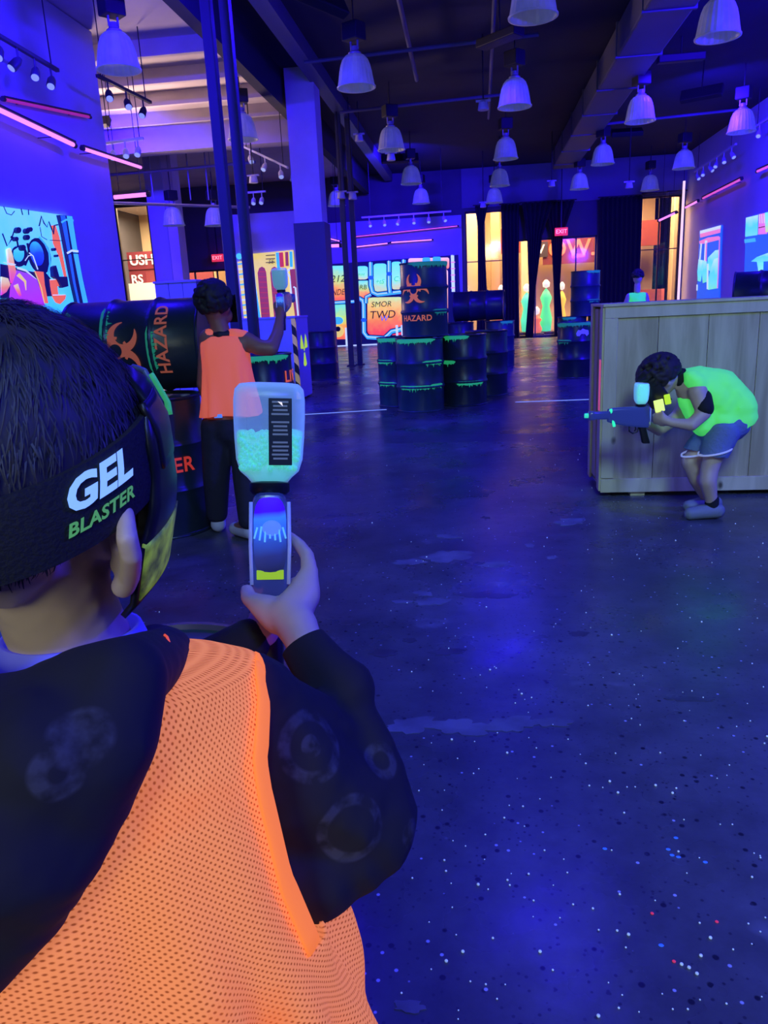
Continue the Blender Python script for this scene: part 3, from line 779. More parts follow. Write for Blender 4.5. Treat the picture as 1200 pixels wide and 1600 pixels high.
P1([(610, 1095), (790, 1085), (790, 1170), (700, 1180), (715, 1290), (810, 1290), (800, 1340), (740, 1400), (690, 1380), (640, 1290), (620, 1180)], P_ORNG); S1([(605, 1098), (790, 1082)], 12, P_PALE)
S1([(640, 1290), (800, 1285)], 10, P_PALE)
P1([(0, 1060), (80, 1080), (110, 1160), (60, 1250), (0, 1290)], G_FLAME); P1([(70, 720), (110, 700), (140, 800), (200, 1100), (120, 1140), (90, 900)], G_FLAME)
P1([(190, 980), (330, 1020), (440, 1090), (540, 1420), (100, 1420), (120, 1180)], G_MAG)
S1([(190, 950), (300, 985), (430, 1090)], [26, 22, 6], P_PALE); S1([(200, 1030), (290, 1120), (300, 1230)], [50, 30, 8], P_YEL); S1([(170, 1160), (230, 1300)], [60, 30], G_FLAME)
S1([(10, 880), (110, 905), (170, 910)], [4, 26, 12], P_PALE); S1([(0, 520), (60, 680), (110, 600), (150, 480)], 18, P_NAVY)
S1([(460, 430), (490, 300), (520, 390), (560, 440), (580, 370), (620, 470), (640, 530), (650, 420), (700, 410)], 18, P_NAVY)
S1([(470, 440), (490, 560), (560, 600)], 10, P_NAVY); S1([(10, 180), (50, 270), (110, 290), (150, 240)], 12, P_NAVY); S1([(230, 210), (250, 290)], 14, P_NAVY); S1([(320, 220), (325, 290)], 14, P_NAVY)
for (x, y, r) in ((200, 480, 4), (310, 490, 3.6), (350, 470, 3), (310, 570, 3.5), (170, 590, 3), (650, 720, 2), (680, 800, 1.6), (250, 700, 4)): mu.ellipse('painted_blot', *c1(x, y), r, r * 1.2, P_NAVY)
S1([(580, 605), (740, 612)], 8, P_INK)
P1([(620, 940), (660, 920), (700, 1060), (800, 1060), (815, 1180), (740, 1200), (690, 1100), (630, 1060)], P_NAVY)
# the blue pipe up the mural's edge
P1([(700, 290), (865, 300), (900, 520), (935, 760), (990, 1060), (1060, 1370), (1080, 1700), (985, 1700), (930, 1400), (870, 1140), (800, 780), (735, 430)], P_NAVY)
P1([(790, 300), (860, 305), (895, 530), (930, 760), (985, 1060), (1055, 1370), (1070, 1690), (1030, 1690), (1000, 1400), (930, 1060), (860, 700)], P_CYAN)
P1([(712, 300), (770, 300), (840, 760), (900, 1140), (960, 1420), (1000, 1690), (985, 1690), (935, 1420), (870, 1130), (800, 740)], P_BLUE)
S1([(720, 385), (780, 350), (875, 360)], 24, P_CYAN); S1([(790, 770), (850, 735), (935, 745)], 26, P_PALE); S1([(790, 790), (850, 765), (940, 770)], 14, P_NAVY)

# --- murals on the right wall ----------------------------------------------
def c4(x, y): return (1060 + x / 8.571, 300 + y / 8.571)
def BR(u, v): return at_x(u, v, 6.56)
mu = Mural('figure_mural', 'narrow far mural with pink band over teal drips', BR, [(1093, 361), (1127.5, 352), (1122, 500), (1087, 500)], (-1, 0, 0), P_BLUE)
def S4(pts, w, mt, nm='painted_stripe'): mu.stroke(nm, [c4(*p) for p in pts], w / 8.571, mt)
def P4(pts, mt, nm='painted_shape'): mu.poly(nm, [c4(*p) for p in pts], mt)
P4([(290, 520), (570, 445), (565, 490), (290, 560)], P_PALE); P4([(290, 560), (565, 490), (560, 545), (295, 612)], P_PINK)
P4([(280, 660), (400, 610), (545, 590), (545, 640), (390, 680), (290, 700)], P_PINK)
S4([(310, 690), (290, 900)], 20, P_PALE); S4([(375, 650), (360, 950)], 30, P_PALE); S4([(380, 680), (370, 1000)], 16, P_PINK)
P4([(275, 900), (380, 930), (385, 1200), (330, 1220), (320, 1080), (300, 1200), (262, 1190), (258, 1060)], G_TEAL)
P4([(400, 880), (440, 840), (500, 780), (545, 775), (540, 900), (470, 950), (430, 1060), (390, 1030)], G_TEAL); P4([(430, 1060), (480, 900), (535, 880), (515, 1290), (400, 1310), (390, 1240)], G_TEAL)
S4([(400, 960), (395, 1300)], 22, P_PALE); S4([(560, 600), (530, 1290)], 12, P_PINK); S4([(258, 1240), (255, 1320)], 18, P_PALE)
mu = Mural('figure_mural', 'near right wall mural with pale mint blocks and green leg shape', BR, [(1166, 340), (1232, 322), (1232, 500), (1160, 500)], (-1, 0, 0), P_BLUE)
P4([(905, 345), (1070, 305), (1060, 575), (895, 600)], G_TEAL); P4([(1080, 300), (1200, 270), (1190, 560), (1070, 570)], P_PINK); P4([(1160, 280), (1300, 240), (1300, 520), (1170, 540)], G_GREEN)
for x in (1090, 1120, 1150): S4([(x, 300), (x + 5, 420)], 10, P_PALE)
S4([(1080, 480), (1165, 460)], 10, P_INK); S4([(890, 660), (1040, 640)], 50, P_CYAN)
P4([(980, 930), (1060, 870), (1300, 780), (1300, 920), (1060, 935)], G_TEAL); P4([(1060, 935), (1140, 935), (1130, 1160), (1090, 1140)], G_GREEN); P4([(1030, 1225), (1110, 1200), (1150, 1160), (1150, 1250), (1040, 1245)], G_TEAL)
# ================================================================== LED BARS
M_LEDP = glow('led_violet', (1.0, 0.28, 1.0), 1.25)
M_LEDD = glow('led_dim', (0.9, 0.12, 0.55), 0.75)
M_LEDR = glow('led_red', (0.55, 0.03, 0.25), 0.5)
def led(a, b, r, mt, label, hold=None):
    a, b = V(a), V(b); c = (a + b) / 2
    root = empty('led_bar', c); tag(root, label, 'LED bar')
    d = (b - a).normalized()
    MB().tube([a - c, b - c], r, seg=8).build('tube', mt, root, True, 40)
    for e in (a - c, b - c): MB().tube([e - d * 0.03, e + d * 0.03], r * 1.3, seg=8).build('end_cap', M_FRAME, root)
    if hold is None:
        hold = 'L' if c.x < -5.2 and c.y < 12.3 else 'R' if c.x > 6.2 else 'B' if c.y > 26 else 'U'
    for t_ in (0.2, 0.8):
        e = (a - c).lerp(b - c, t_); w_ = e + c
        end = {'L': V((-5.6, w_.y, w_.z)), 'R': V((6.6, w_.y, w_.z)), 'B': V((w_.x, 26.66 if -5.6 < w_.x < -.42 else 26.8, w_.z)), 'U': V((w_.x, w_.y, 5.4))}[hold] - c
        MB().tube([e, end], 0.006, seg=6).build('hanger', M_FRAME, root)
    up = V((0, 0, 1)); nrm = d.cross(up).normalized()
    MB().box(up * (r * 1.4), ((b - a).length / 2, r * 1.2, r * 0.5), None, (d, nrm, nrm.cross(d))).build('mounting_channel', M_FRAME, root)
def lw(u, v): return at_x(u, v, -5.35)
def rw(u, v): return at_x(u, v, 6.4)
led(lw(-60, 144), lw(116, 227), 0.028, M_LEDP, 'long violet LED bar on the left wall nearest the camera')
led(lw(129, 232), lw(221, 262), 0.024, M_LEDP, 'second violet LED bar on the left wall toward the storefront bay')
led(at_x(5, 155, -5.5), at_x(140, 183, -5.5), 0.02, M_LEDR, 'dim red glowing line above the violet bars on the left wall')  # dim red line drawn as a glowing tube like the bars
led(at_y(176, 308.5, 13.6), at_y(232, 303.5, 13.6), 0.035, M_LEDP, 'short bright pink LED bar hanging before the storefront window')
led(at_y(1029, 345, 24.9), at_y(1057, 332, 24.3), 0.03, M_LEDP, 'far violet LED bar crossing the orange window on the right')
led(rw(1071, 324.5), rw(1091, 314), 0.028, M_LEDP, 'violet LED bar just right of the orange window')
led(rw(1098, 310), rw(1159, 279.5), 0.028, M_LEDD, 'dimmer pink LED bar in the middle of the right wall')
led(rw(1183, 268), rw(1240, 243), 0.028, M_LEDD, 'pink LED bar at the right edge of the picture')
yb = 26.5
led(at_y(508, 384.5, 20.0), at_y(532, 383.5, 20.0), 0.04, M_LEDP, 'short thick pink LED bar over the left end of the long mural')
led(at_y(554, 386, yb), at_y(607, 380, yb), 0.018, M_LEDP, 'thin violet LED bar over the left half of the long mural')
led(at_y(610, 379, yb), at_y(676, 374.5, yb), 0.018, M_LEDP, 'thin violet LED bar over the right half of the long mural')
led(at_y(553, 370, yb), at_y(716, 353, yb), 0.016, M_LEDD, 'long thin dim LED line high above the long mural')
led(at_y(512, 372, yb), at_y(532, 377, yb), 0.018, M_LEDP, 'small slanting LED bar above the short pink one')
led(at_y(385, 361.5, yb), at_y(424, 358, yb), 0.02, M_LEDP, 'thin pale LED bar above the brick arch mural')
led(at_y(350, 365, yb), at_y(363, 364, yb), 0.02, M_LEDP, 'tiny pale LED bar left of the tall posts')
led(at_y(385, 378, yb), at_y(462, 370, yb), 0.022, M_LEDR, 'dim magenta LED line above the brick arch mural')

# vertical lit gap at the window edge, drawn as a glowing strip
o = MB().cbox((0, 0, 0), (0.035, 0.02, 1.9), 0.008).build('lit_gap', glow('gap_light', (1.0, 0.72, 0.75), 0.95)); o.location = at_y(1064, 385, 26.2); tag(o, 'tall thin glowing strip standing for the lit gap right of the orange window', 'light strip')
MB().tube([(0, 0.02, 1.85), (0, 0.02, ZC - o.location.z)], 0.008).build('hanger', M_FRAME, o)

# blacklight flood housings
WORDS = ['beside the left wall mural', 'over the left mural end', 'high by the right wall near the camera', 'over the right wall murals', 'over the open floor before the crate',
         'over the standing orange player', 'over the stacked barrels', 'over the far right barrels', 'before the long mural', 'in the storefront bay', 'before the far doorway', 'added low on the right wall to brighten the ceiling', 'added over the aisle to turn the right wall blue', 'behind the photographer']
for (p, t, w, s_), wd_ in zip(FLOODS, WORDS):
    d = (V(t) - V(p)).normalized(); a = d.orthogonal().normalized(); q = d.to_track_quat('-Z', 'Y').to_matrix()
    ax = (q @ V((1, 0, 0)), q @ V((0, 1, 0)), q @ V((0, 0, 1)))
    r = empty('blacklight_flood', p); tag(r, f'black ceiling blacklight flood {wd_}', 'floodlight')
    MB().cbox(-d * 0.07, (s_ / 2 + 0.03, 0.11, 0.06), 0.015, None, ax).build('housing', M_BLACK, r)
    MB().tube([-d * 0.1, V((0, 0, ZC - p[2]))], 0.012).build('bracket', M_BLACK, r)

# ================================================================== BELL LAMPS
M_SHADE = bpy.data.materials.new('prismatic_acrylic'); M_SHADE.use_nodes = True
_nt = M_SHADE.node_tree; _b = _nt.nodes['Principled BSDF']
_b.inputs['Base Color'].default_value = (0.72, 0.74, 0.74, 1); _b.inputs['Roughness'].default_value = 0.3; _b.inputs['Alpha'].default_value = 0.72
_b.inputs['Subsurface Weight'].default_value = 0.0
_tc = _nt.nodes.new('ShaderNodeTexCoord'); _wv = _nt.nodes.new('ShaderNodeTexNoise'); _wv.inputs['Scale'].default_value = 6
_nt.links.new(_tc.outputs['Object'], _wv.inputs['Vector'])
_rp = _nt.nodes.new('ShaderNodeValToRGB'); _rp.color_ramp.elements[0].color = (0.34, 0.36, 0.36, 1); _rp.color_ramp.elements[1].color = (0.75, 0.75, 0.72, 1)
_nt.links.new(_wv.outputs['Fac'], _rp.inputs['Fac']); _nt.links.new(_rp.outputs['Color'], _b.inputs['Base Color'])
_b.inputs['Emission Color'].default_value = (0.30, 0.36, 0.62, 1); _b.inputs['Emission Strength'].default_value = 0.06
M_BULB = glow('spent_bulb', (0.55, 0.6, 0.8), 0.25)
def make_lamp():
    r = empty('bell_lamp')
    R = 0.26
    prof = [(0.085, 0.40), (0.13, 0.385), (0.175, 0.34), (0.205, 0.27), (0.225, 0.19), (0.24, 0.10), (R, 0.0)]
    inner = [(a - 0.008, z) for a, z in reversed(prof)]
    MB().lathe(prof + inner + [prof[0]], None, 48, rib=0.022, closed_prof=True).build('shade', M_SHADE, r, False)
    MB().lathe([(R - 0.012, -0.012), (R + 0.008, -0.012), (R + 0.010, 0.004), (R - 0.010, 0.006), (R - 0.012, -0.012)], None, 32, closed_prof=True).build('rim', M_SHADE, r, True)
    MB().lathe([(0.012, 0.12), (0.05, 0.15), (0.06, 0.22), (0.035, 0.32), (0.03, 0.40)], None, 14).build('bulb', M_BULB, r, True)
    MB().lathe([(0.088, 0.40), (0.092, 0.42), (0.06, 0.44), (0.055, 0.50)], None, 20).build('socket_collar', M_STEEL, r, True, 40)
    for k in (-1, 1): MB().box((k * 0.06, 0, 0.52), (0.008, 0.012, 0.06)).build('bracket', M_STEEL, r)
    MB().cbox((0, 0, 0.68), (0.13, 0.11, 0.11), 0.015).build('ballast_box', M_BLACK, r)
    MB().tube([(0, 0, 0.79), (0, 0, 1.21)], 0.012).build('hanger_rod', M_BLACK, r)
    return r
COLS = [(-4.0, 'over the storefront side', [10.0, 14.3, 19.0, 24.0]), (-1.55, 'over the barrel stack', [11.65, 16.2, 20.7, 24.7]),
        (0.65, 'down the middle of the hall', [9.5, 13.5, 18.1, 22.1, 25.7]), (2.95, 'over the wooden crate side', [10.8, 15.3, 19.7, 23.8]),
        (5.15, 'along the right wall', [11.2, 17.0, 21.2, 25.1])]
ORD = ['nearest', 'second nearest', 'third nearest', 'fourth nearest', 'farthest']
lamp0 = make_lamp(); first = True
for cx, desc, ys in COLS:
    for k, y in enumerate(ys):
        L_ = lamp0 if first else copy_tree(lamp0); first = False
        xx = cx + (-0.25 if (cx == -4.0 and k == 0) else 0)
        L_.location = (xx + random.uniform(-.04, .04), y, 4.2); L_.rotation_euler = (0, 0, random.uniform(0, 6))
        tag(L_, f'{ORD[k]} ribbed bell lamp in the ceiling row {desc}', 'ceiling lamp', 'ribbed bell lamps under the ceiling')
# two lamps hung lower in the bay
for (u, v, y, w_) in ((272, 352, 19.2, 'left'), (337, 352, 19.2, 'right')):
    L_ = copy_tree(lamp0); p = at_y(u, v, y); L_.location = p
    MB().tube([(0, 0, 1.2), (0, 0, ZC - p.z)], 0.012).build('drop_rod', M_STEEL, L_)
    tag(L_, f'{w_} low hung bell lamp in the storefront bay', 'ceiling lamp', 'ribbed bell lamps under the ceiling')

# track lights
M_TRK = mat('track_white', (0.55, 0.56, 0.62), 0.5)
M_TLENS = glow('track_lens', (0.5, 0.65, 1.0), 0.45)
def track(a, b, n, label, mt=M_TRK, s_=1.0):
    a, b = V(a), V(b); c = (a + b) / 2; d = (b - a).normalized()
    r = empty('track_light', c); tag(r, label, 'track light')
    up = V((0, 0, 1)); nr = d.cross(up).normalized()
    MB().box((0, 0, 0), ((b - a).length / 2, 0.025 * s_, 0.02 * s_), None, (d, nr, up)).build('rail', mt, r)
    for e in (-0.4, 0.4):
        q = d * ((b - a).length * e); MB().tube([q, V((q.x, q.y, ZC - c.z))], 0.008).build('hanger', M_BLACK, r)
    for k in range(n):
        q = d * ((b - a).length * ((k + 0.5) / n - 0.5))
        dirn = (V((random.uniform(-.5, .5), -0.7, -0.8))).normalized()
        h = MB().tube([q - up * 0.02 * s_, q - up * 0.13 * s_], 0.012 * s_).lathe([(0.03 * s_, -0.03), (0.05 * s_, 0.02), (0.055 * s_, 0.13 * s_), (0.05 * s_, 0.14 * s_)], None, 12, q - up * 0.15 * s_, dirn).build('spot_head', mt, r, True, 40)
        MB().lathe([(0.002, 0.141 * s_), (0.045 * s_, 0.141 * s_), (0.045 * s_, 0.146 * s_), (0.002, 0.147 * s_)], None, 12, q - up * 0.15 * s_, dirn).build('lens', M_TLENS, h)
track(at_y(565, 340, 23.0), at_y(705, 330, 23.0), 6, 'row of six small spots on a rail above the long mural')
track(at_x(1085, 268, 6.1), at_x(1150, 225, 6.1), 6, 'row of pale spots on a rail high along the right wall')
track(at_x(1178, 200, 6.1), at_x(1240, 160, 6.1), 3, 'nearer rail of spots at the top of the right wall')
track(at_y(165, 224, 13.2), at_y(224, 216, 13.2), 3, 'white three spot rail near the end of the left wall')
track(at_y(378, 228, 16.5), at_y(450, 262, 16.0), 3, 'slanting rail of spots right of the tall posts')
track(at_y(376, 302, 18.5), at_y(415, 299, 18.5), 3, 'short white rail of three spots behind the tall posts')
track(at_y(152, 118, 11.0), at_y(235, 160, 12.4), 3, 'black rail of spots under the pale deck by the left wall', M_BLACK)
track(at_x(-20, 45, -5.2), at_x(90, 110, -5.2), 4, 'rail of dim spots high on the left wall', M_PIPE)
def spot(p, label):
    r = empty('ceiling_spot', p); tag(r, label, 'spotlight')
    MB().tube([(0, 0, 0.05), (0, 0, ZC - p.z)], 0.012).build('stem', M_BLACK, r)
    MB().lathe([(0.03, 0.08), (0.07, 0.05), (0.09, -0.06), (0.085, -0.07)], None, 16).build('head', M_TRK, r, True, 40)
    MB().box((0, 0, 0.07), (0.12, 0.02, 0.015)).build('yoke', M_TRK, r)
for (u, v, y, w_) in ((561, 215, 17.5, 'beside the long ceiling beam'), (611, 245, 16.8, 'just below a bell lamp over the barrel stack'), (533, 305, 17.05, 'on the slim pair of posts'), (551, 306, 17.05, 'right of the one on the slim posts'),
                      (983, 289, 20.0, 'left of the orange window top'), (755, 165, 14.0, 'near the middle of the dark ceiling'), (862, 287, 22.0, 'above the far doorway'), (755, 320, 24.0, 'over the tall lit window'), (396, 280, 16.0, 'hanging right of the tall posts')):
    spot(at_y(u, v, y), f'small pale ceiling spot {w_}')
# ================================================================== BARRELS
BR_, BH_ = 0.29, 0.88
M_DRUM = mat('drum_enamel', (0.030, 0.075, 0.085), 0.38, 0.0, noise=(5, 0.7, (0.018, 0.042, 0.05)), bump=(14, 0.08))
M_DRUM2 = mat('drum_enamel_dark', (0.020, 0.035, 0.05), 0.34, 0.0, noise=(5, 0.7, (0.012, 0.02, 0.03)), bump=(14, 0.08))
M_LID = mat('drum_lid', (0.028, 0.06, 0.07), 0.45, noise=(7, 0.6, (0.02, 0.03, 0.035)))
M_SLIME = glow('slime_green', (0.02, 0.42, 0.13), 0.55, (0.03, 0.4, 0.15))
M_SLIME2 = glow('slime_dim', (0.01, 0.22, 0.12), 0.45, (0.03, 0.3, 0.15))
M_HAZ = glow('hazard_orange', (0.72, 0.17, 0.06), 0.50, (0.6, 0.16, 0.05))
M_HAZR = glow('danger_red', (0.60, 0.035, 0.02), 0.55, (0.6, 0.06, 0.03))
def wrap(vs, th0, z0, R, lift=0.0035):
    return [V(((R + lift + q.z) * cos(th0 + q.x / R), (R + lift + q.z) * sin(th0 + q.x / R), z0 + q.y)) for q in vs]
def drip(mb, th0, width, z, rnd, R, depth=0.035):
    """ragged run of paint under a hoop"""
    n = max(8, int(width * 60)); vs = []; lift = 0.006
    for k in range(n + 1):
        th = th0 + width * (k / n - 0.5)
        e = min(1, 6 * min(k, n - k) / n + 0.15)
        lo = z - (0.012 + depth * (0.35 + 0.65 * rnd.random()) * (1.6 if rnd.random() < 0.16 else 0.8)) * e
        hi = z + 0.014 * e
        for zz, rr in ((hi, R + lift), (lo, R + lift), (lo, R + 0.0005), (hi, R + 0.0005)):
            vs.append(V((rr * cos(th), rr * sin(th), zz)))
    fs = []
    for k in range(n):
        a = 4 * k; b = a + 4
        for i in range(4): fs.append((a + i, a + (i + 1) % 4, b + (i + 1) % 4, b + i))
    fs.append((3, 2, 1, 0)); fs.append(tuple(4 * n + i for i in range(4)))
    mb.add(vs, fs)
def hoop_prof():
    R = BR_; p = [(0.01, 0.02), (R - 0.02, 0.02), (R - 0.015, 0.0), (R + 0.002, 0.0), (R + 0.006, 0.008), (R + 0.002, 0.018), (R - 0.004, 0.022)]
    for zc in (0.30, 0.585):
        p += [(R - 0.004, zc - 0.03), (R + 0.004, zc - 0.018), (R + 0.011, zc), (R + 0.004, zc + 0.018), (R - 0.004, zc + 0.03)]
    p += [(R - 0.004, BH_ - 0.022), (R + 0.002, BH_ - 0.018), (R + 0.006, BH_ - 0.008), (R + 0.002, BH_), (R - 0.012, BH_), (R - 0.016, BH_ - 0.018)]
    return p
DRUM_MESH = {}
def barrel(label, loc, rz=0.0, lying=None, mt=None, drips=(), emblem=None, letters=None, scale=1.0, stretch=1.0, seed=0, slime=None, em_mat=None, lt_mat=None, group='chemical drums about the hall'):
    mt = mt or M_DRUM; rnd = random.Random(seed); R = BR_
    r = empty('barrel', loc); tag(r, label, 'barrel', group)
    key = mt.name
    if key not in DRUM_MESH:
        a = MB().lathe(hoop_prof(), mt, 40).build('body', mt, None, True, 35)
        b = MB().lathe([(0.004, 0), (0.10, 0.004), (0.20, 0.004), (R - 0.03, 0.0), (R - 0.015, 0.006), (R - 0.015, -0.008), (0.004, -0.008)], M_LID, 40).build('lid', M_LID, None, True, 35)
        c = MB().lathe([(0.004, 0.012), (0.026, 0.012), (0.03, 0.008), (0.03, 0.0)], M_STEEL, 12).build('bung_cap', M_STEEL, None, True, 40)
        DRUM_MESH[key] = (a.data, b.data, c.data)
        for q in (a, b, c): bpy.data.objects.remove(q)
    for nm, me, p in (('body', DRUM_MESH[key][0], (0, 0, 0)), ('lid', DRUM_MESH[key][1], (0, 0, BH_ - 0.02)), ('bung_cap', DRUM_MESH[key][2], (0.19, 0.05, BH_ - 0.016)), ('bung_cap', DRUM_MESH[key][2], (-0.2, -0.02, BH_ - 0.016))):
        o = bpy.data.objects.new(nm, me); COL.objects.link(o); o.parent = r; o.location = p
    for (th, w, z) in drips:
        mb = MB(); drip(mb, radians(th), radians(w), z, rnd, R); mb.build('paint_drip', slime or M_SLIME, r)
    if emblem:
        th, z, s_ = emblem; vs, fs = biohazard(s_); vs, fs = subdivide(vs, fs, 0.05)
        MB().add(wrap(vs, radians(th), z, R), fs).build('biohazard_emblem', em_mat or M_HAZ, r)
        dv = [V((0.085 * s_ / .2 * .5 * cos(2 * pi * k / 18), 0.085 * s_ / .2 * .5 * sin(2 * pi * k / 18), 0.0012)) for k in range(18)]
        MB().add(wrap(dv, radians(th), z, R, 0.0045), [tuple(range(18))]).build('emblem_centre', mt, r)
    if letters:
        txt, th, z, s_ = letters; vs, fs = text_mesh(txt, s_, 0, 0, 1.05, s_ * 0.02); vs, fs = subdivide(vs, fs, 0.03)
        MB().add(wrap(vs, radians(th), z, R), fs).build('stencil_lettering', lt_mat or em_mat or M_HAZ, r)
    r.scale = (scale, scale, scale * stretch)
    if lying is not None:
        r.rotation_mode = 'XYZ'; r.matrix_basis = Matrix.Translation(V(loc)) @ Matrix.Rotation(lying[1], 4, 'Z') @ Matrix.Rotation(lying[0], 4, 'Y') @ Matrix.Rotation(rz, 4, 'Z') @ Matrix.Diagonal((scale, scale, scale * stretch, 1))
    else: r.rotation_euler = (0, 0, rz)
    return r
TOPZ, MID2, MID1 = BH_ - 0.02, 0.585, 0.30
# front pyramid
pf = at_z(656, 645); PF = V((pf.x, pf.y + 0.29, 0))
barrel('dark drum with green slime bands, front one under the HAZARD drum', PF, drips=[(-100, 110, 0.86), (-50, 60, 0.60), (-100, 90, 0.31), (-42, 40, 0.32)], seed=1)
PL = PF + V((-0.30, 0.56, 0)); PRr = PF + V((0.53, 0.44, 0))
barrel('dark drum with green slime half hidden at the left of the stack', PL, drips=[(-130, 60, 0.59), (-125, 60, 0.31), (-120, 70, 0.86)], seed=2)
barrel('dark drum with one broad green slime band, right of the stack', PRr, mt=M_DRUM2, drips=[(-72, 80, 0.30), (-110, 70, 0.86), (-130, 40, 0.56)], seed=3)
barrel('teal drum with orange biohazard emblem and HAZARD lettering atop the stack', PF + V((0.06, 0.30, BH_)), drips=[(-42, 50, 0.31), (-60, 130, 0.865)], emblem=(-112, 0.555, 0.20), letters=('HAZARD', -108, 0.225, 0.095), seed=4, slime=M_SLIME2)
# lying drum farther back on two standing ones
y7 = 15.9
p7 = at_y(781, 530, y7); p8 = at_y(718, 530, y7)
barrel('plain dark teal drum standing under the right end of the lying drum', (p7.x, y7, 0), drips=[(-60, 60, 0.86)], slime=M_SLIME2, seed=5)
barrel('dark drum under the left end of the lying drum behind the stack', (p8.x, y7 + 0.02, 0), mt=M_DRUM2, seed=6)
pL = at_y(788, 473, y7)
barrel('dark drum lying on its side across two drums behind the stack', (pL.x, y7 + 0.02, BH_ + BR_ + 0.013), lying=(radians(-90), radians(-8)), mt=M_DRUM2, stretch=1.12, seed=7)
barrel('dark drum behind the right drum of the stack', (PRr.x + 0.30, PRr.y + 0.95, 0), mt=M_DRUM2, seed=8)
# right stack beside the crate
p9 = at_z(902, 592); barrel('dark blue drum with a green top band and violet splash left of the crate', (p9.x, p9.y + 0.29, 0), mt=M_DRUM2, drips=[(-95, 150, 0.86), (-140, 60, 0.60), (-150, 50, 0.85)], slime=M_SLIME2, seed=9)
splash = bpy.data.objects['barrel.008'] if 'barrel.008' in bpy.data.objects else None
vs, fs = subdivide([V((x, y, 0)) for x, y in ((-.10, 0), (-.07, .05), (-.03, .045), (0, .07), (.05, .05), (.10, .04), (.11, -.02), (.07, -.05), (.04, -.015), (-.02, -.01), (-.05, -.045), (-.09, -.04))], [tuple(range(12))], 0.04)
MB().add(wrap(vs, radians(-76), 0.71, BR_), fs).build('violet_splash', glow('splash_violet', (0.12, 0.10, 0.9), 0.5), splash)
y10 = 16.6
p10 = at_y(905, 540, y10)
barrel('lower drum of the far pair left of the crate', (p10.x - 0.15, y10, 0), mt=M_DRUM, drips=[(-110, 60, 0.86)], slime=M_SLIME2, seed=10)
barrel('lower drum beside the far pair partly hidden by the near drum', (p10.x + 0.46, y10 + 0.1, 0), mt=M_DRUM2, seed=11)
barrel('upper teal drum of the far pair against the red sign', (p10.x + 0.10, y10, BH_), drips=[(-60, 60, 0.31), (-60, 70, 0.865)], slime=M_SLIME2, seed=12)
# left group beside the orange vest player
PD = V((-1.91, 4.40, 0)); LG = 0.935
barrel('black drum with red DANGER stencil under the lying biohazard drum', PD, mt=M_DRUM2, letters=('DANGER', -79, 0.46, 0.13), drips=[(-128, 26, 0.60), (-128, 22, 0.30)], seed=13, lt_mat=M_HAZR, scale=LG)
barrel('dark drum hidden behind the near boy under the lying biohazard drum', (-2.55, 4.52, 0), mt=M_DRUM2, seed=14, scale=LG)
barrel('dark drum lying on its side with large orange biohazard emblem', (-1.60, 4.62, (BH_ + BR_ + 0.013) * LG), lying=(radians(-90), radians(3)), mt=M_DRUM2, emblem=(-93, 0.52, 0.19), letters=('HAZARD', -80, 0.225, 0.11), drips=[(-95, 60, 0.31), (-60, 50, 0.60), (-70, 60, 0.84)], slime=M_SLIME2, seed=15, em_mat=glow('hazard_dull', (0.42, 0.10, 0.06), 0.45), scale=LG)
# drum at the orange player's elbow
p14 = at_z(398, 556, BH_)
barrel('dark drum with green top band and orange stencil by the radiation box', (p14.x - 0.02, p14.y + 0.29, 0), mt=M_DRUM2, drips=[(-75, 120, 0.86)], letters=('LIVE', -2, 0.66, 0.15), seed=16, lt_mat=glow('stencil_orange', (0.9, 0.14, 0.05), 0.6))
# far drum in the dark right of the box and drum behind boy
p16 = at_z(511, 585); barrel('shadowed drum beside the dark pillar', (p16.x + .12, 14.3, 0), mt=M_DRUM2, seed=17)
sk = 0.76; pk = at_z(228, 979, BH_ * sk)
hk = V((pk.x, pk.y, 0)).normalized()
barrel('glossy dark drum directly in front of the near boy', (pk.x - hk.x * BR_ * sk, pk.y - hk.y * BR_ * sk, 0), scale=sk, mt=mat('drum_gloss', (0.07, 0.06, 0.12), 0.22), seed=18)
# right wall lying drum on its stand drums
p17 = at_y(1148, 430, 10.5)
barrel('standing drum carrying the lying drum behind the crate', (p17.x + 0.45, 10.5, 0), mt=M_DRUM2, seed=19)
barrel('dark drum lying on its side behind the crate near the right mural', (p17.x, 10.5, BH_ + BR_ + 0.013), lying=(radians(90), radians(-20)), mt=M_DRUM2, drips=[(95, 60, 0.31)], seed=20)

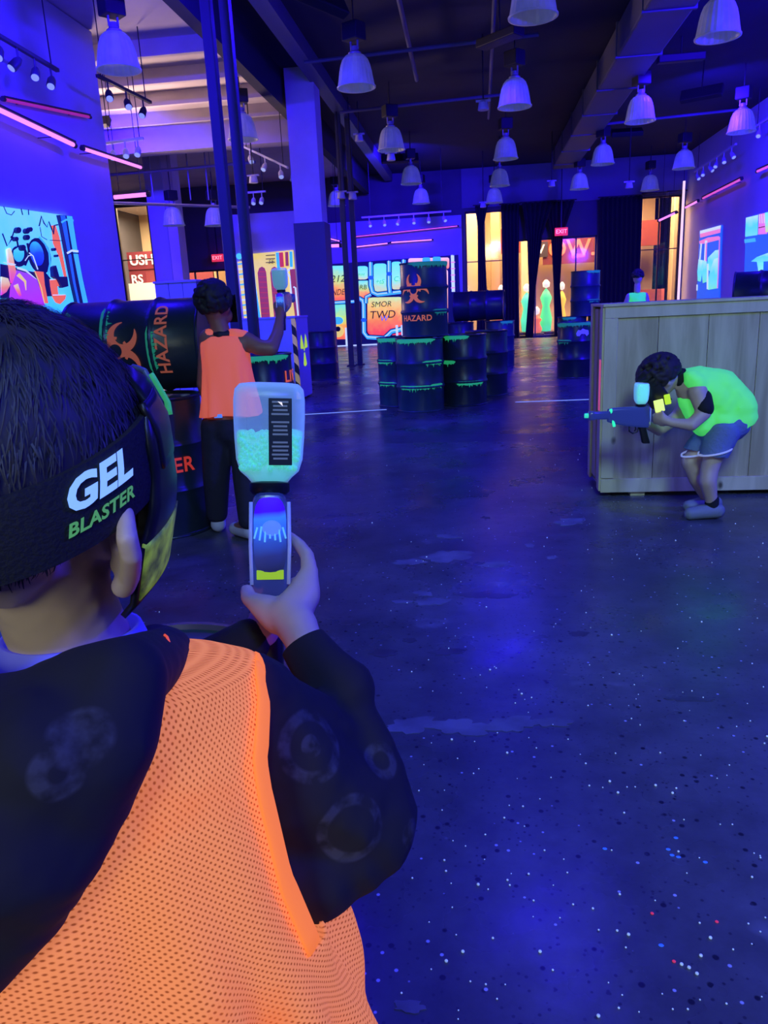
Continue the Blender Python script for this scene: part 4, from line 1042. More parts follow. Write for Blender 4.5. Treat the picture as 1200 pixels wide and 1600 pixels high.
# ================================================================== CRATES
def wood_mat(name, c1, c2, sx=9.0):
    M = bpy.data.materials.new(name); M.use_nodes = True; nt = M.node_tree; b = nt.nodes['Principled BSDF']; N = nt.nodes.new; L = nt.links.new
    tc = N('ShaderNodeTexCoord'); mp = N('ShaderNodeMapping'); mp.inputs['Scale'].default_value = (sx, sx, 0.9); L(tc.outputs['Object'], mp.inputs[0])
    n = N('ShaderNodeTexNoise'); n.inputs['Scale'].default_value = 1.6; n.inputs['Detail'].default_value = 7; n.inputs['Distortion'].default_value = 0.6; L(mp.outputs[0], n.inputs['Vector'])
    r = N('ShaderNodeValToRGB'); r.color_ramp.elements[0].position = 0.35; r.color_ramp.elements[1].position = 0.68
    r.color_ramp.elements[0].color = (*c1, 1); r.color_ramp.elements[1].color = (*c2, 1); L(n.outputs['Fac'], r.inputs['Fac'])
    mp2 = N('ShaderNodeMapping'); mp2.inputs['Scale'].default_value = (1.0, 1.0, 0.62); L(tc.outputs['Object'], mp2.inputs[0])
    v = N('ShaderNodeTexVoronoi'); v.inputs['Scale'].default_value = 4.6; L(mp2.outputs[0], v.inputs['Vector'])
    k = N('ShaderNodeValToRGB'); k.color_ramp.elements[0].position = 0.04; k.color_ramp.elements[1].position = 0.10
    k.color_ramp.elements[0].color = (1, 1, 1, 1); k.color_ramp.elements[1].color = (0, 0, 0, 1); L(v.outputs['Distance'], k.inputs['Fac'])
    mx = N('ShaderNodeMix'); mx.data_type = 'RGBA'; L(k.outputs['Color'], mx.inputs[0]); L(r.outputs['Color'], mx.inputs[6]); mx.inputs[7].default_value = (c1[0] * 0.22, c1[1] * 0.2, c1[2] * 0.2, 1)
    L(mx.outputs[2], b.inputs['Base Color']); b.inputs['Roughness'].default_value = 0.7
    bp = N('ShaderNodeBump'); bp.inputs['Strength'].default_value = 0.15; L(n.outputs['Fac'], bp.inputs['Height']); L(bp.outputs['Normal'], b.inputs['Normal'])
    MATS[name] = M; return M
M_PINE = wood_mat('pine_ply', (0.40, 0.33, 0.17), (0.62, 0.53, 0.30))
M_PINE2 = wood_mat('pine_batten', (0.50, 0.43, 0.25), (0.68, 0.60, 0.38), 6)
X0, X1, Y0, Y1, Z1 = 0.785, 3.20, 4.985, 5.50, 1.215
r = empty('wooden_crate', ((X0 + X1) / 2, (Y0 + Y1) / 2, 0)); tag(r, 'large pale wooden crate behind the crouching green vest player', 'crate')
W2, D2 = (X1 - X0) / 2, (Y1 - Y0) / 2
bt = 0.10
n = 8; pw = (2 * W2 - 0.06) / n
for k in range(n):
    xc = -W2 + 0.03 + pw * (k + 0.5)
    for s_ in (-1, 1): MB().cbox((xc, s_ * (D2 - 0.022), Z1 / 2 + 0.02), (pw / 2 - 0.0012, 0.009, Z1 / 2 - 0.05), 0.002).build('plank', M_PINE, r)
for k in range(2):
    for s_ in (-1, 1): MB().cbox((s_ * (W2 - 0.012), -D2 / 2 + k * D2, Z1 / 2 + 0.02), (0.009, D2 / 2 - 0.02, Z1 / 2 - 0.05), 0.002).build('plank', M_PINE, r)
for s_ in (-1, 1):
    MB().cbox((0, s_ * (D2 - 0.007), Z1 - 0.045), (W2, 0.008, 0.04), 0.003).build('batten', M_PINE2, r)
    MB().cbox((0, s_ * (D2 - 0.007), 0.075), (W2, 0.008, 0.045), 0.003).build('batten', M_PINE2, r)
    for t_ in (-1, 1):
        MB().cbox((t_ * (W2 - 0.04), s_ * (D2 - 0.006), Z1 / 2 + 0.02), (0.04, 0.0085, Z1 / 2 - 0.105), 0.003).build('batten', M_PINE2, r)
        MB().cbox((t_ * (W2 + 0.004), s_ * (D2 - 0.05), Z1 / 2 + 0.02), (0.0085, 0.045, Z1 / 2 - 0.02), 0.003).build('batten', M_PINE2, r)
MB().cbox((0, 0, Z1 - 0.006), (W2 + 0.012, D2 + 0.012, 0.009), 0.003).build('lid_panel', M_PINE2, r)
for k in (-0.8, 0, 0.8): MB().box((k * W2, 0, 0.015), (0.045, D2 - 0.03, 0.015)).build('skid', M_PINE2, r)
MB().box((0, 0, 0.035), (W2 - 0.02, D2 - 0.03, 0.005)).build('floor_panel', M_PINE, r)
fl = MB().box((-W2 - 0.0005 - 0.013, -D2 + 0.05, 0.72), (0.0008, 0.03, 0.16)).build('pink_mark', glow('pink_mark', (0.9, 0.12, 0.25), 0.5), r)

# radiation box
M_BOXG = mat('box_grey', (0.55, 0.55, 0.55), 0.7, noise=(3, 0.4, (0.42, 0.42, 0.42)))
def stripes_mat():
    M = bpy.data.materials.new('hazard_tape'); M.use_nodes = True; nt = M.node_tree; b = nt.nodes['Principled BSDF']
    tc = nt.nodes.new('ShaderNodeTexCoord'); w = nt.nodes.new('ShaderNodeTexWave'); w.bands_direction = 'DIAGONAL'; w.inputs['Scale'].default_value = 2.4
    r = nt.nodes.new('ShaderNodeValToRGB'); r.color_ramp.interpolation = 'CONSTANT'; r.color_ramp.elements[1].position = 0.5
    r.color_ramp.elements[0].color = (0.01, 0.01, 0.01, 1); r.color_ramp.elements[1].color = (0.75, 0.55, 0.12, 1)
    nt.links.new(tc.outputs['Object'], w.inputs['Vector']); nt.links.new(w.outputs['Fac'], r.inputs['Fac']); nt.links.new(r.outputs['Color'], b.inputs['Base Color'])
    nt.links.new(r.outputs['Color'], b.inputs['Emission Color']); b.inputs['Emission Strength'].default_value = 0.25
    return M
xr = at_z(470, 628).x; yr = at_z(470, 628).y
r = empty('radiation_box', (xr - 0.5, yr + 0.42, 0)); tag(r, 'tall pale box with striped tape edge and yellow radiation symbol', 'box')
MB().cbox((0, 0, 0.60), (0.5, 0.42, 0.57), 0.006).build('body', M_BOXG, r)
MB().cbox((0, 0, 1.178), (0.51, 0.43, 0.012), 0.004).build('lid', M_BOXG, r)
MB().cbox((0, 0, 0.015), (0.46, 0.38, 0.015), 0.004).build('base', M_FRAME, r)
MB().box((0.475, -0.4225, 0.60), (0.026, 0.002, 0.56)).box((0.5025, -0.397, 0.60), (0.002, 0.026, 0.56)).build('hazard_tape', stripes_mat(), r)
vs, fs = radiation(0.25)
MB().add([V((0.5035, q.x * 0.95 + 0.05, 0.72 + q.y)) for q in vs], fs).build('radiation_symbol', glow('acid_yellow', (0.55, 0.9, 0.03), 0.65), r)
# pale tall crate behind the lying drum
pa, pb = at_y(240, 440, 8.6), at_y(306, 441, 8.6)
hz = at_y(270, 439, 8.6).z; wx = (pb.x - pa.x) / 2
r = empty('pale_crate', ((pa.x + pb.x) / 2, 8.95, 0)); tag(r, 'pale upright crate behind the lying biohazard drum', 'crate')
for k in range(3): MB().cbox((-wx + wx * 2 * (k + .5) / 3, -0.33, hz / 2), (wx / 3 - 0.003, 0.012, hz / 2 - 0.01), 0.003).build('plank', mat('pale_board', (0.55, 0.52, 0.62), 0.7), r)
MB().cbox((0, 0.0, hz / 2), (wx - 0.01, 0.315, hz / 2 - 0.02), 0.004).build('body', MATS['pale_board'], r)
MB().cbox((0, -0.01, hz - 0.008), (wx + 0.01, 0.35, 0.012), 0.003).build('lid_panel', MATS['pale_board'], r)

# ================================================================== GEL BALLS ON THE FLOOR
M_GEL = glow('gel_ball', (0.45, 0.65, 1.0), 0.28, (0.6, 0.8, 0.9), 0.2)
M_GELB = glow('gel_ball_blue', (0.03, 0.14, 1.0), 0.6); M_GELR = glow('gel_ball_red', (0.9, 0.05, 0.12), 0.45)
def gel_mesh(nm, mt):
    o = MB().ell((0, 0, 0.0032), (0.0038, 0.0038, 0.0032), None, None, 8, 6).build(nm, mt, None, True); me = o.data; bpy.data.objects.remove(o); return me
GM = [gel_mesh('gel_ball', M_GEL), gel_mesh('gel_ball', M_GELB), gel_mesh('gel_ball', M_GELR)]
rnd = random.Random(21); cnt = 0
while cnt < 285:
    u = rnd.uniform(490, 1200) if rnd.random() < 0.9 else rnd.uniform(180, 500)
    v = 660 + 940 * rnd.random() ** 1.1
    if v < 960 and 930 < u and v < 790: continue
    if u < 660 and v > 1000 and u < 660 - abs(v - 1290) * 0.2: continue
    p = at_z(u, v)
    if p.y > 9.2: continue
    o = bpy.data.objects.new('gel_ball', GM[0]); COL.objects.link(o); o.location = (p.x, p.y, 0)
    s_ = rnd.choice((0.4, 0.45, 0.5, 0.55, 0.6, 0.7, 0.95)); o.scale = (s_, s_, s_)
    tag(o, 'tiny pale gel ball lying on the dark concrete floor', 'gel ball', 'gel balls scattered on the floor'); cnt += 1
for k, (u, v) in enumerate(((945, 1327), (1044, 1328), (1050, 1337), (1060, 1340), (1102, 1348), (1056, 1310), (1033, 1478))):
    o = bpy.data.objects.new('gel_ball', GM[1]); COL.objects.link(o); p = at_z(u, v); o.location = (p.x, p.y, 0); o.scale = (1.5, 1.1, 0.5)
    tag(o, 'burst blue gel ball lying on the near floor', 'gel ball', 'burst blue gel balls on the floor')
for k, (u, v) in enumerate(((1019, 1428), (1120, 1441), (1053, 1503))):
    o = bpy.data.objects.new('gel_ball', GM[2]); COL.objects.link(o); p = at_z(u, v); o.location = (p.x, p.y, 0); o.scale = (1, 1, 0.5)
    tag(o, 'burst red gel ball lying on the near floor', 'gel ball', 'burst red gel balls on the floor')
# ================================================================== BLASTERS
M_CLEAR = bpy.data.materials.new('frosted_hopper'); M_CLEAR.use_nodes = True
_nt = M_CLEAR.node_tree; _b = _nt.nodes['Principled BSDF']
_b.inputs['Base Color'].default_value = (0.62, 0.74, 0.95, 1); _b.inputs['Roughness'].default_value = 0.22; _b.inputs['Alpha'].default_value = 0.42
_b.inputs['Emission Color'].default_value = (0.22, 0.42, 1.0, 1); _b.inputs['Emission Strength'].default_value = 0.30
_lw = _nt.nodes.new('ShaderNodeLayerWeight'); _lw.inputs['Blend'].default_value = 0.35
_mr = _nt.nodes.new('ShaderNodeMapRange'); _mr.inputs['To Min'].default_value = 0.30; _mr.inputs['To Max'].default_value = 0.95
_nt.links.new(_lw.outputs['Facing'], _mr.inputs['Value']); _nt.links.new(_mr.outputs[0], _b.inputs['Alpha'])
M_GELIN = glow('gel_fill', (0.10, 0.72, 0.58), 0.62, (0.12, 0.45, 0.42), 0.4)
M_GUNB = mat('smoke_plastic', (0.05, 0.06, 0.16), 0.25, emit=(0.02, 0.04, 0.32), es=0.35, coat=0.3)
M_GUNL = glow('core_light', (0.08, 0.20, 1.0), 0.95)
M_GUNK = mat('black_plastic', (0.012, 0.012, 0.016), 0.4)
M_PANEL = mat('label_black', (0.010, 0.014, 0.02), 0.5)
M_PRINT = glow('label_print', (0.16, 0.22, 0.3), 0.35)
M_LABELG = glow('label_green', (0.35, 0.62, 0.02), 0.65)
M_CORE = mix_grad('core_window', [(0.0, (0.006, 0.008, 0.03)), (0.3, (0.02, 0.03, 0.16)), (0.55, (0.03, 0.12, 0.65)), (0.72, (0.04, 0.22, 0.95)), (0.8, (0.05, 0.0, 0.75)), (1.0, (0.06, 0.0, 0.9))], 0.7)
_nt = M_CORE.node_tree; _sp = [n for n in _nt.nodes if n.type == 'SEPXYZ'][0]; _tc = [n for n in _nt.nodes if n.type == 'TEX_COORD'][0]
_nt.links.new(_tc.outputs['Generated'], _sp.inputs[0]); _ad = [n for n in _nt.nodes if n.type == 'MATH' and n.operation == 'ADD'][0]; _nt.links.new(_sp.outputs[2], _ad.inputs[0])
def sring(c, ax, w, d, n=4.0, seg=28):
    """superellipse ring in the plane of ax[0], ax[1]"""
    P = []
    for k in range(seg):
        t = 2 * pi * k / seg; ct, st = cos(t), sin(t)
        P.append(c + ax[0] * (w * math.copysign(abs(ct) ** (2 / n), ct)) + ax[1] * (d * math.copysign(abs(st) ** (2 / n), st)))
    return P
def blaster(label, origin, fwd, right, s=1.0, fill=0.55, detail=True, gel=None):
    """origin: middle of the receiver's rear face"""
    f = V(fwd).normalized(); r_ = V(right); r_ = (r_ - f * r_.dot(f)).normalized(); u = r_.cross(f)
    root = empty('gel_blaster', origin); tag(root, label, 'toy blaster')
    AX = (r_ * s, f * s, u * s)
    def P(x, y, z): return AX[0] * x + AX[1] * y + AX[2] * z
    def lo(nm, secs, axis, mt, n=4.0, par=root, seg=28, smooth=True):
        # secs: (pos along axis, cx, cz or cy, w, d)
        rings = []
        for q in secs:
            if axis == 'z': rings.append(sring(P(q[1], q[2], q[0]), (AX[0], AX[1]), q[3], q[4], n, seg))
            else: rings.append(sring(P(q[1], q[0], q[2]), (AX[0], AX[2]), q[3], q[4], n, seg))
        return MB().loft(rings).build(nm, mt, par, smooth, 50)
    lo('receiver', [(0, 0, -0.002, .017, .050), (.004, 0, -0.002, .0225, .060), (.03, 0, 0, .0235, .062), (.12, 0, .004, .0235, .055), (.20, 0, .010, .022, .045), (.23, 0, .012, .018, .036)], 'y', M_GUNB)
    lo('rear_window', [(-.004, 0, .010, .012, .036), (-.0015, 0, .010, .0185, .045), (.002, 0, .010, .019, .0455)], 'y', M_CORE, 3.5)
    MB().ell(P(.002, -.004, .020), (.011 * s, .003 * s, .009 * s), None, (r_, f, u)).build('core_light', M_GUNL, root, True)
    for k in range(7):
        x = (k - 3) * .0048; MB().tube([P(x, -.0048, .024 - .001 * abs(k - 3)), P(x * 1.25, -.0048, .008 - .002 * (k % 3))], .0011 * s, seg=6).build('light_guide', glow('light_guide', (0.12, 0.5, 1.0), 0.8), root, True)
    lo('barrel', [(.22, 0, .014, .019, .024), (.30, 0, .014, .018, .022), (.305, 0, .014, .021, .026), (.335, 0, .014, .021, .026), (.34, 0, .014, .016, .02)], 'y', M_GUNB, 3)
    lo('muzzle', [(.338, 0, .014, .012, .014), (.36, 0, .014, .011, .013)], 'y', glow('muzzle_glow', (0.05, 0.9, 0.55), 0.6), 2)
    g = []
    for (y, z, d) in ((.035, -.050, .021), (.030, -.075, .020), (.020, -.11, .021), (.010, -.145, .023), (.008, -.15, .02)):
        g.append(sring(P(0, y, z), (AX[0], AX[1]), .0155, d, 3, 20))
    MB().loft(g).build('grip', M_GUNK, root, True, 50)
    MB().tube([P(0, .052, -.052), P(0, .062, -.085), P(0, .085, -.092), P(0, .105, -.080), P(0, .108, -.050)], .0045 * s).build('trigger_guard', M_GUNK, root, True)
    MB().tube([P(0, .075, -.050), P(0, .070, -.068), P(0, .076, -.080)], .004 * s).build('trigger', M_GUNK, root, True)
    MB().cbox(P(0, -.001, -.034), (.0155 * s, .0016 * s, .0055 * s), .0008 * s, None, (r_, f, u)).build('rear_label', M_LABELG, root)
    for x in (-1, 1): MB().tube([P(x * .0215, -.001, .05), P(x * .0222, -.003, 0), P(x * .021, -.002, -.045)], .0022 * s).build('edge_rib', mat('rib_plastic', (0.4, 0.45, 0.7), 0.2, emit=(0.2, 0.3, 0.9), es=0.3), root, True)
    # hopper neck and bottle
    lo('hopper_collar', [(.058, 0, .05, .020, .024), (.062, 0, .05, .024, .028), (.072, 0, .05, .024, .028), (.074, 0, .05, .02, .024)], 'z', M_GUNK, 2.6)
    H = [(.072, .021, .022), (.079, .027, .026), (.086, .035, .030), (.100, .0395, .034), (.125, .0415, .036), (.150, .0425, .0365), (.170, .0425, .036), (.183, .041, .034), (.189, .036, .029), (.191, .026, .02)]
    lo('hopper', [(z, 0, .05, w, d) for z, w, d in H], 'z', M_CLEAR, 4.5)
    zf = .074 + (.191 - .074) * fill
    secs = [(z, 0, .05, w - .0025, d - .0025) for z, w, d in H if z < zf] + [(zf, 0, .05, .037, .031)]
    lo('gel_fill', secs, 'z', gel or M_GELIN, 4.5)
    if detail:
        rn = random.Random(5); gb = MB()
        for k in range(130):
            z = zf + rn.uniform(-.004, .004)
            x = rn.uniform(-.036, .036); y = rn.uniform(-.029, .03)
            gb.ell(P(x, .05 + y, z), .0042 * s, None, None, 6, 4)
        for k in range(170):   # balls pressed on the rear wall
            zz = rn.uniform(.088, zf); w = .034
            gb.ell(P(rn.uniform(-w, w), .05 - .0325 - rn.uniform(-.001, .001), zz), .0038 * s, None, None, 6, 4)
        q = gb.build('gel_ball_heap', gel or M_GELIN, root, True); q['kind'] = 'stuff'
        MB().cbox(P(.0125, .05 - .0365, .1315), (.0135 * s, .0008 * s, .039 * s), .0006 * s, None, (r_, f, u)).build('warning_label', M_PANEL, root)
        lb = root.children[-1] if False else [c for c in root.children if c.name.startswith('warning_label')][-1]
        pr = MB()
        for k in range(15):
            z = .166 - k * .0047
            if k in (4, 9): continue
            wv = .0105 * (0.75 + .25 * rn.random())
            pr.box(P(.0125, .05 - .0376, z), (wv * s, .0003 * s, .0011 * s), None, (r_, f, u))
        pr.build('print_line', M_PRINT, lb)['kind'] = 'stuff'
        MB().add([P(.0125 - .003, .0119, .1665), P(.0125 + .002, .0119, .1655), P(.0125 + .003, .0119, .161)], [(0, 1, 2)]).build('print_triangle', M_SIGNW, lb)
    return root

# ================================================================== NEAR BOY
def skin_mat(name, c, c2):
    return mat(name, c, 0.5, noise=(18, 0.4, c2))
M_SKIN = skin_mat('pale_skin', (0.72, 0.50, 0.40), (0.66, 0.42, 0.34))
M_HOOD = mat('black_fleece', (0.016, 0.013, 0.020), 0.9, noise=(7, 0.5, (0.010, 0.008, 0.012)), bump=(26, 0.25))
M_HAIR = mat('dark_hair', (0.035, 0.032, 0.036), 0.55, noise=(60, 0.6, (0.06, 0.055, 0.055)))
M_STRAP = mat('black_strap', (0.010, 0.010, 0.013), 0.8, bump=(300, 0.2))

def mesh_vest_mat(name, c, es, hole, scale):
    """perforated sports mesh, holes laid out in UV metres"""
    M = bpy.data.materials.new(name); M.use_nodes = True; nt = M.node_tree; b = nt.nodes['Principled BSDF']; N = nt.nodes.new; L = nt.links.new
    tc = N('ShaderNodeTexCoord'); mp = N('ShaderNodeMapping'); mp.inputs['Rotation'].default_value = (0, 0, radians(45)); mp.inputs['Scale'].default_value = (scale, scale, scale); L(tc.outputs['UV'], mp.inputs[0])
    v = N('ShaderNodeTexVoronoi'); v.inputs['Scale'].default_value = 1.0; v.inputs['Randomness'].default_value = 0.0; L(mp.outputs[0], v.inputs['Vector'])
    r = N('ShaderNodeValToRGB'); r.color_ramp.elements[0].position = 0.14; r.color_ramp.elements[1].position = 0.33; L(v.outputs['Distance'], r.inputs['Fac'])
    mx = N('ShaderNodeMix'); mx.data_type = 'RGBA'; L(r.outputs['Color'], mx.inputs[0]); mx.inputs[6].default_value = (*hole, 1); mx.inputs[7].default_value = (*c, 1)
    nz = N('ShaderNodeTexNoise'); nz.inputs['Scale'].default_value = 9; nz.inputs['Detail'].default_value = 3; L(tc.outputs['Object'], nz.inputs['Vector'])  # redder noise patches paint in fold shading the frontal light leaves flat
    hs = N('ShaderNodeMix'); hs.data_type = 'RGBA'; rr = N('ShaderNodeValToRGB'); rr.color_ramp.elements[0].position = 0.55; rr.color_ramp.elements[1].position = 0.75; L(nz.outputs['Fac'], rr.inputs['Fac'])
    ml = N('ShaderNodeMath'); ml.operation = 'MULTIPLY'; ml.inputs[1].default_value = 0.55; L(rr.outputs['Color'], ml.inputs[0]); L(ml.outputs[0], hs.inputs[0]); L(mx.outputs[2], hs.inputs[6]); hs.inputs[7].default_value = (c[0], c[1] * 0.55, c[2] * 0.3, 1)
    bc = N('ShaderNodeMix'); bc.data_type = 'RGBA'; bc.blend_type = 'MULTIPLY'; bc.inputs[0].default_value = 1.0; L(hs.outputs[2], bc.inputs[6]); bc.inputs[7].default_value = (0.8, 0.8, 0.35, 1); L(bc.outputs[2], b.inputs['Base Color']); L(hs.outputs[2], b.inputs['Emission Color']); b.inputs['Emission Strength'].default_value = es
    b.inputs['Roughness'].default_value = 0.8; b.inputs['Specular IOR Level'].default_value = 0.1
    bp = N('ShaderNodeBump'); bp.inputs['Strength'].default_value = 0.35; bp.inputs['Distance'].default_value = 0.002; L(r.outputs['Color'], bp.inputs['Height']); L(bp.outputs['Normal'], b.inputs['Normal'])
    MATS[name] = M; return M
M_VEST = mesh_vest_mat('orange_mesh', (1.0, 0.29, 0.125), 0.64, (0.40, 0.085, 0.03), 235)
M_VTRIM = glow('orange_trim', (1.0, 0.22, 0.04), 0.85, (0.6, 0.14, 0.02), 0.85)

BO = V((-0.335, 0.545, 0)); BS = V((0.974, 0.225, 0)).normalized(); BB = V((0.225, -0.974, 0)).normalized(); UZ = V((0, 0, 1))
def bp_(s, b, z): return BO + BS * s + BB * b + UZ * z
boy = empty('person', (BO.x, BO.y, 0)); tag(boy, 'boy seen from behind in an orange mesh vest over a black hoodie, aiming a blaster', 'person')

# --- head frame
def cdir(x, y, z): return CR * x + CU * y - CF * z          # camera-space direction
hf = cdir(0.30, 0.43, -0.85).normalized(); hr = cdir(0.93, -0.13, 0.33); hr = (hr - hf * hr.dot(hf)).normalized(); hu = hr.cross(hf)
HC = at(50, 735, 0.575)
HA = (hr, hf, hu)
def hp(x, y, z): return HC + hr * x + hf * y + hu * z
nb_ = bp_(0.0, -0.015, 1.0)
neck_t = hp(0, -0.015, -0.07)
# bare body: head, neck, forearm and hand as one surface
W = at(474, 1000, 0.800); PM = at(452, 962, 0.825)
E_ = at(575, 1285, 0.745); SH = bp_(0.135, -0.035, 0.925)
PW = 0.0088
hand = [
    [(E_, .028), (at(530, 1150, .775), .025), (W, .0205), (at(464, 978, .812), .023), (PM, .024)],
    [(PM, .024), (at(474, 930, .845), .020), (at(480, 905, .858), .014)],
    [(at(436, 965, .83), .020), (at(418, 952, .835), .017), (at(400, 942, .842), .0115), (at(388, 934, .856), .0095), (at(386, 922, .872), .0085)],   # thumb
    [(at(470, 925, .85), .014), (at(484, 893, .862), .0105), (at(480, 868, .880), .0090), (at(466, 849, .902), .0080), (at(452, 838, .925), .0072)],  # index
    [(at(474, 935, .85), .014), (at(487, 918, .868), .0105), (at(476, 908, .895), .0088), (at(455, 912, .915), .0080), (at(436, 918, .912), .0072)],  # middle
    [(at(470, 950, .85), .014), (at(480, 940, .868), .0100), (at(468, 934, .892), .0084), (at(448, 938, .908), .0076), (at(432, 942, .902), .0068)],
    [(at(462, 965, .845), .013), (at(470, 960, .862), .0090), (at(460, 956, .882), .0076), (at(444, 958, .895), .0068)],
]
body_ch = [[(nb_, .050), (neck_t, .046)], [(bp_(0, 0, .97), .055), (nb_, .05)]]
ex = [(hp(0, -0.008, .022), (.070, .090, .080), HA), (hp(0, .022, -.045), (.054, .062, .066), HA), (hp(0, .052, -.085), (.030, .030, .024), HA),
      (hp(0, .088, -.022), (.011, .016, .02), HA), (hp(0, -.055, -.03), (.05, .04, .055), HA), (hp(.052, .01, -.035), (.018, .03, .04), HA), (hp(-.052, .01, -.035), (.018, .03, .04), HA)]
# arm joint inside the hoodie keeps the figure one piece
body_ch += [[(bp_(0, 0, .94), .05), (bp_(.08, -.02, .915), .03), (SH, .03), (E_, .032)], [(bp_(0, 0, .94), .05), (bp_(-.08, -.02, .915), .03), (bp_(-.14, -.02, .91), .03)],
            [(bp_(0, 0, .97), .06), (bp_(0, 0, .62), .09), (bp_(.075, 0, .55), .07), (bp_(.08, 0, .30), .05), (bp_(.08, 0, .07), .036)], [(bp_(0, 0, .62), .09), (bp_(-.075, 0, .55), .07), (bp_(-.08, .02, .30), .05), (bp_(-.08, .02, .07), .036)]]
# left arm reaching forward to steady the grip
LS = bp_(-.14, -.02, .93); LE = bp_(-.10, -.16, .80); LW = at(412, 990, .90)
hand += [[(LS, .045), (LE, .034), (LW, .022)], [(LW, .022), (at(414, 972, .915), .022)], [(at(410, 965, .915), .011), (at(404, 945, .93), .009), (at(412, 930, .935), .008)], [(at(418, 965, .93), .011), (at(420, 945, .945), .009), (at(430, 935, .95), .008)]]
o = blob('body', body_ch + hand, 0.0042, M_SKIN, None, 5, extra=ex); keep_world(o, boy)
# finger and thumb nails
# ear
ear = blob('ear', [[(hp(.072, -.014, -.082), .0095), (hp(.082, -.018, -.070), .0085), (hp(.092, -.026, -.056), .0080), (hp(.101, -.034, -.040), .0080), (hp(.102, -.036, -.026), .0078), (hp(.092, -.020, -.016), .0065)],
                   [(hp(.068, -.006, -.068), .009), (hp(.078, -.014, -.055), .009), (hp(.084, -.020, -.040), .009), (hp(.084, -.018, -.024), .009)]], 0.0022, M_SKIN, None, 6)
keep_world(ear, boy)

# --- hair: cap plus combed strands
def hair_shell(th, ph, off):
    """th round the head from the front, ph up from the equator"""
    x = sin(th); y = cos(th)
    return hp((.077 + off) * x * cos(ph), -.012 + (.098 + off) * y * cos(ph), .022 + (.092 + off) * sin(ph))
cap = MB(); rings = []
for j in range(12):
    ring = []
    for k in range(40):
        th = 2 * pi * k / 40
        back = (1 - cos(th)) / 2
        lo_ = radians(38 - 92 * back ** 0.8)
        ph = lo_ + (radians(88) - lo_) * j / 11
        ring.append(hair_shell(th, ph, 0.010 * (0.5 + 0.5 * min(1, j / 3)) + 0.002 * sin(9 * th + 3 * j)))
    rings.append(ring)
cap.loft(rings, M_HAIR)
rn = random.Random(3)
for k in range(6500):
    th = rn.uniform(0, 2 * pi); back = (1 - cos(th)) / 2; lo_ = radians(40 - 86 * back ** 0.8)
    ph = lo_ + (radians(85) - lo_) * rn.random() ** 0.8
    p0 = hair_shell(th, ph, .008); L_ = rn.uniform(.016, .030)
    dth = rn.uniform(-.16, .16) + 0.10; steps = 3; off = rn.uniform(.002, .007)
    pts = []
    for i in range(steps + 1):
        t = i / steps
        pts.append(hair_shell(th + dth * t * L_ / .04, ph - (L_ / .09) * t * (1.0 if ph < 1.2 else 0.6), .007 + off * sin(pi * min(t * 0.75, 1))))
    side = (pts[-1] - pts[0]).cross(p0 - HC).normalized() * rn.uniform(.0005, .0010)
    vs = []
    for i, p in enumerate(pts):
        w = side * (1 - i / steps * 0.85); vs += [p + w, p - w]
    cap.add(vs, [(2 * i, 2 * i + 1, 2 * i + 3, 2 * i + 2) for i in range(steps)], M_HAIR)
o = cap.build('hair', M_HAIR, None, True); keep_world(o, boy)

# --- goggles strap with lettering
def strap_pt(th, z, off=0.0):
    a, b2 = .0945 + off, .116 + off
    taper = 1 - 1.2 * max(0, abs(z - .01) - .02) ** 1.0
    return hp(a * sin(th) * taper, -.012 + b2 * cos(th) * taper, z + 0.012 * cos(th) - .010)
SZ0, SZ1 = -0.010, 0.046
sb = []
for (z, of) in ((SZ0, 0), (SZ0 + .012, .001), (SZ1 - .012, .001), (SZ1, 0), (SZ1, -.004), (SZ0, -.004)):
    sb.append([strap_pt(radians(40) + radians(280) * k / 60, z, of) for k in range(61)])
o = MB().loft(sb + [sb[0]], None, cap=False, closed=False).build('goggle_strap', M_STRAP, None, True, 40); keep_world(o, boy)
strap = o
sl = []
for (z, of) in ((SZ0 - .006, .002), (SZ1 + .004, .002)): sl.append([strap_pt(radians(150) + radians(60) * k / 20, z, of + .002) for k in range(21)])
o = MB().loft(sl, None, cap=False, closed=False).build('strap_adjuster', M_STRAP, None, True); o.modifiers.new('t', 'SOLIDIFY').thickness = .003; keep_world(o, boy)
def strap_text(txt, th_c, z_c, size, mt, nm, shear, off, space=1.0):
    vs, fs = text_mesh(txt, size, 0, shear, space, off); vs, fs = subdivide(vs, fs, .006)
    # reading direction on his right side runs from the back of the head to the face
    o = MB().add([strap_pt(th_c - q.x / .100, z_c + q.y, .0026) for q in vs], fs).build(nm, mt); keep_world(o, boy); return o
TH = radians(104)
strap_text('GEL', TH, .030, .029, glow('logo_white', (0.25, 0.5, 1.0), 0.9), 'strap_lettering', 0.25, .0012, 1.0)
strap_text('BLASTER', TH + .02, .0095, .0125, glow('logo_green', (0.10, 0.42, 0.10), 0.55), 'strap_lettering', 0.25, .0004, 1.05)

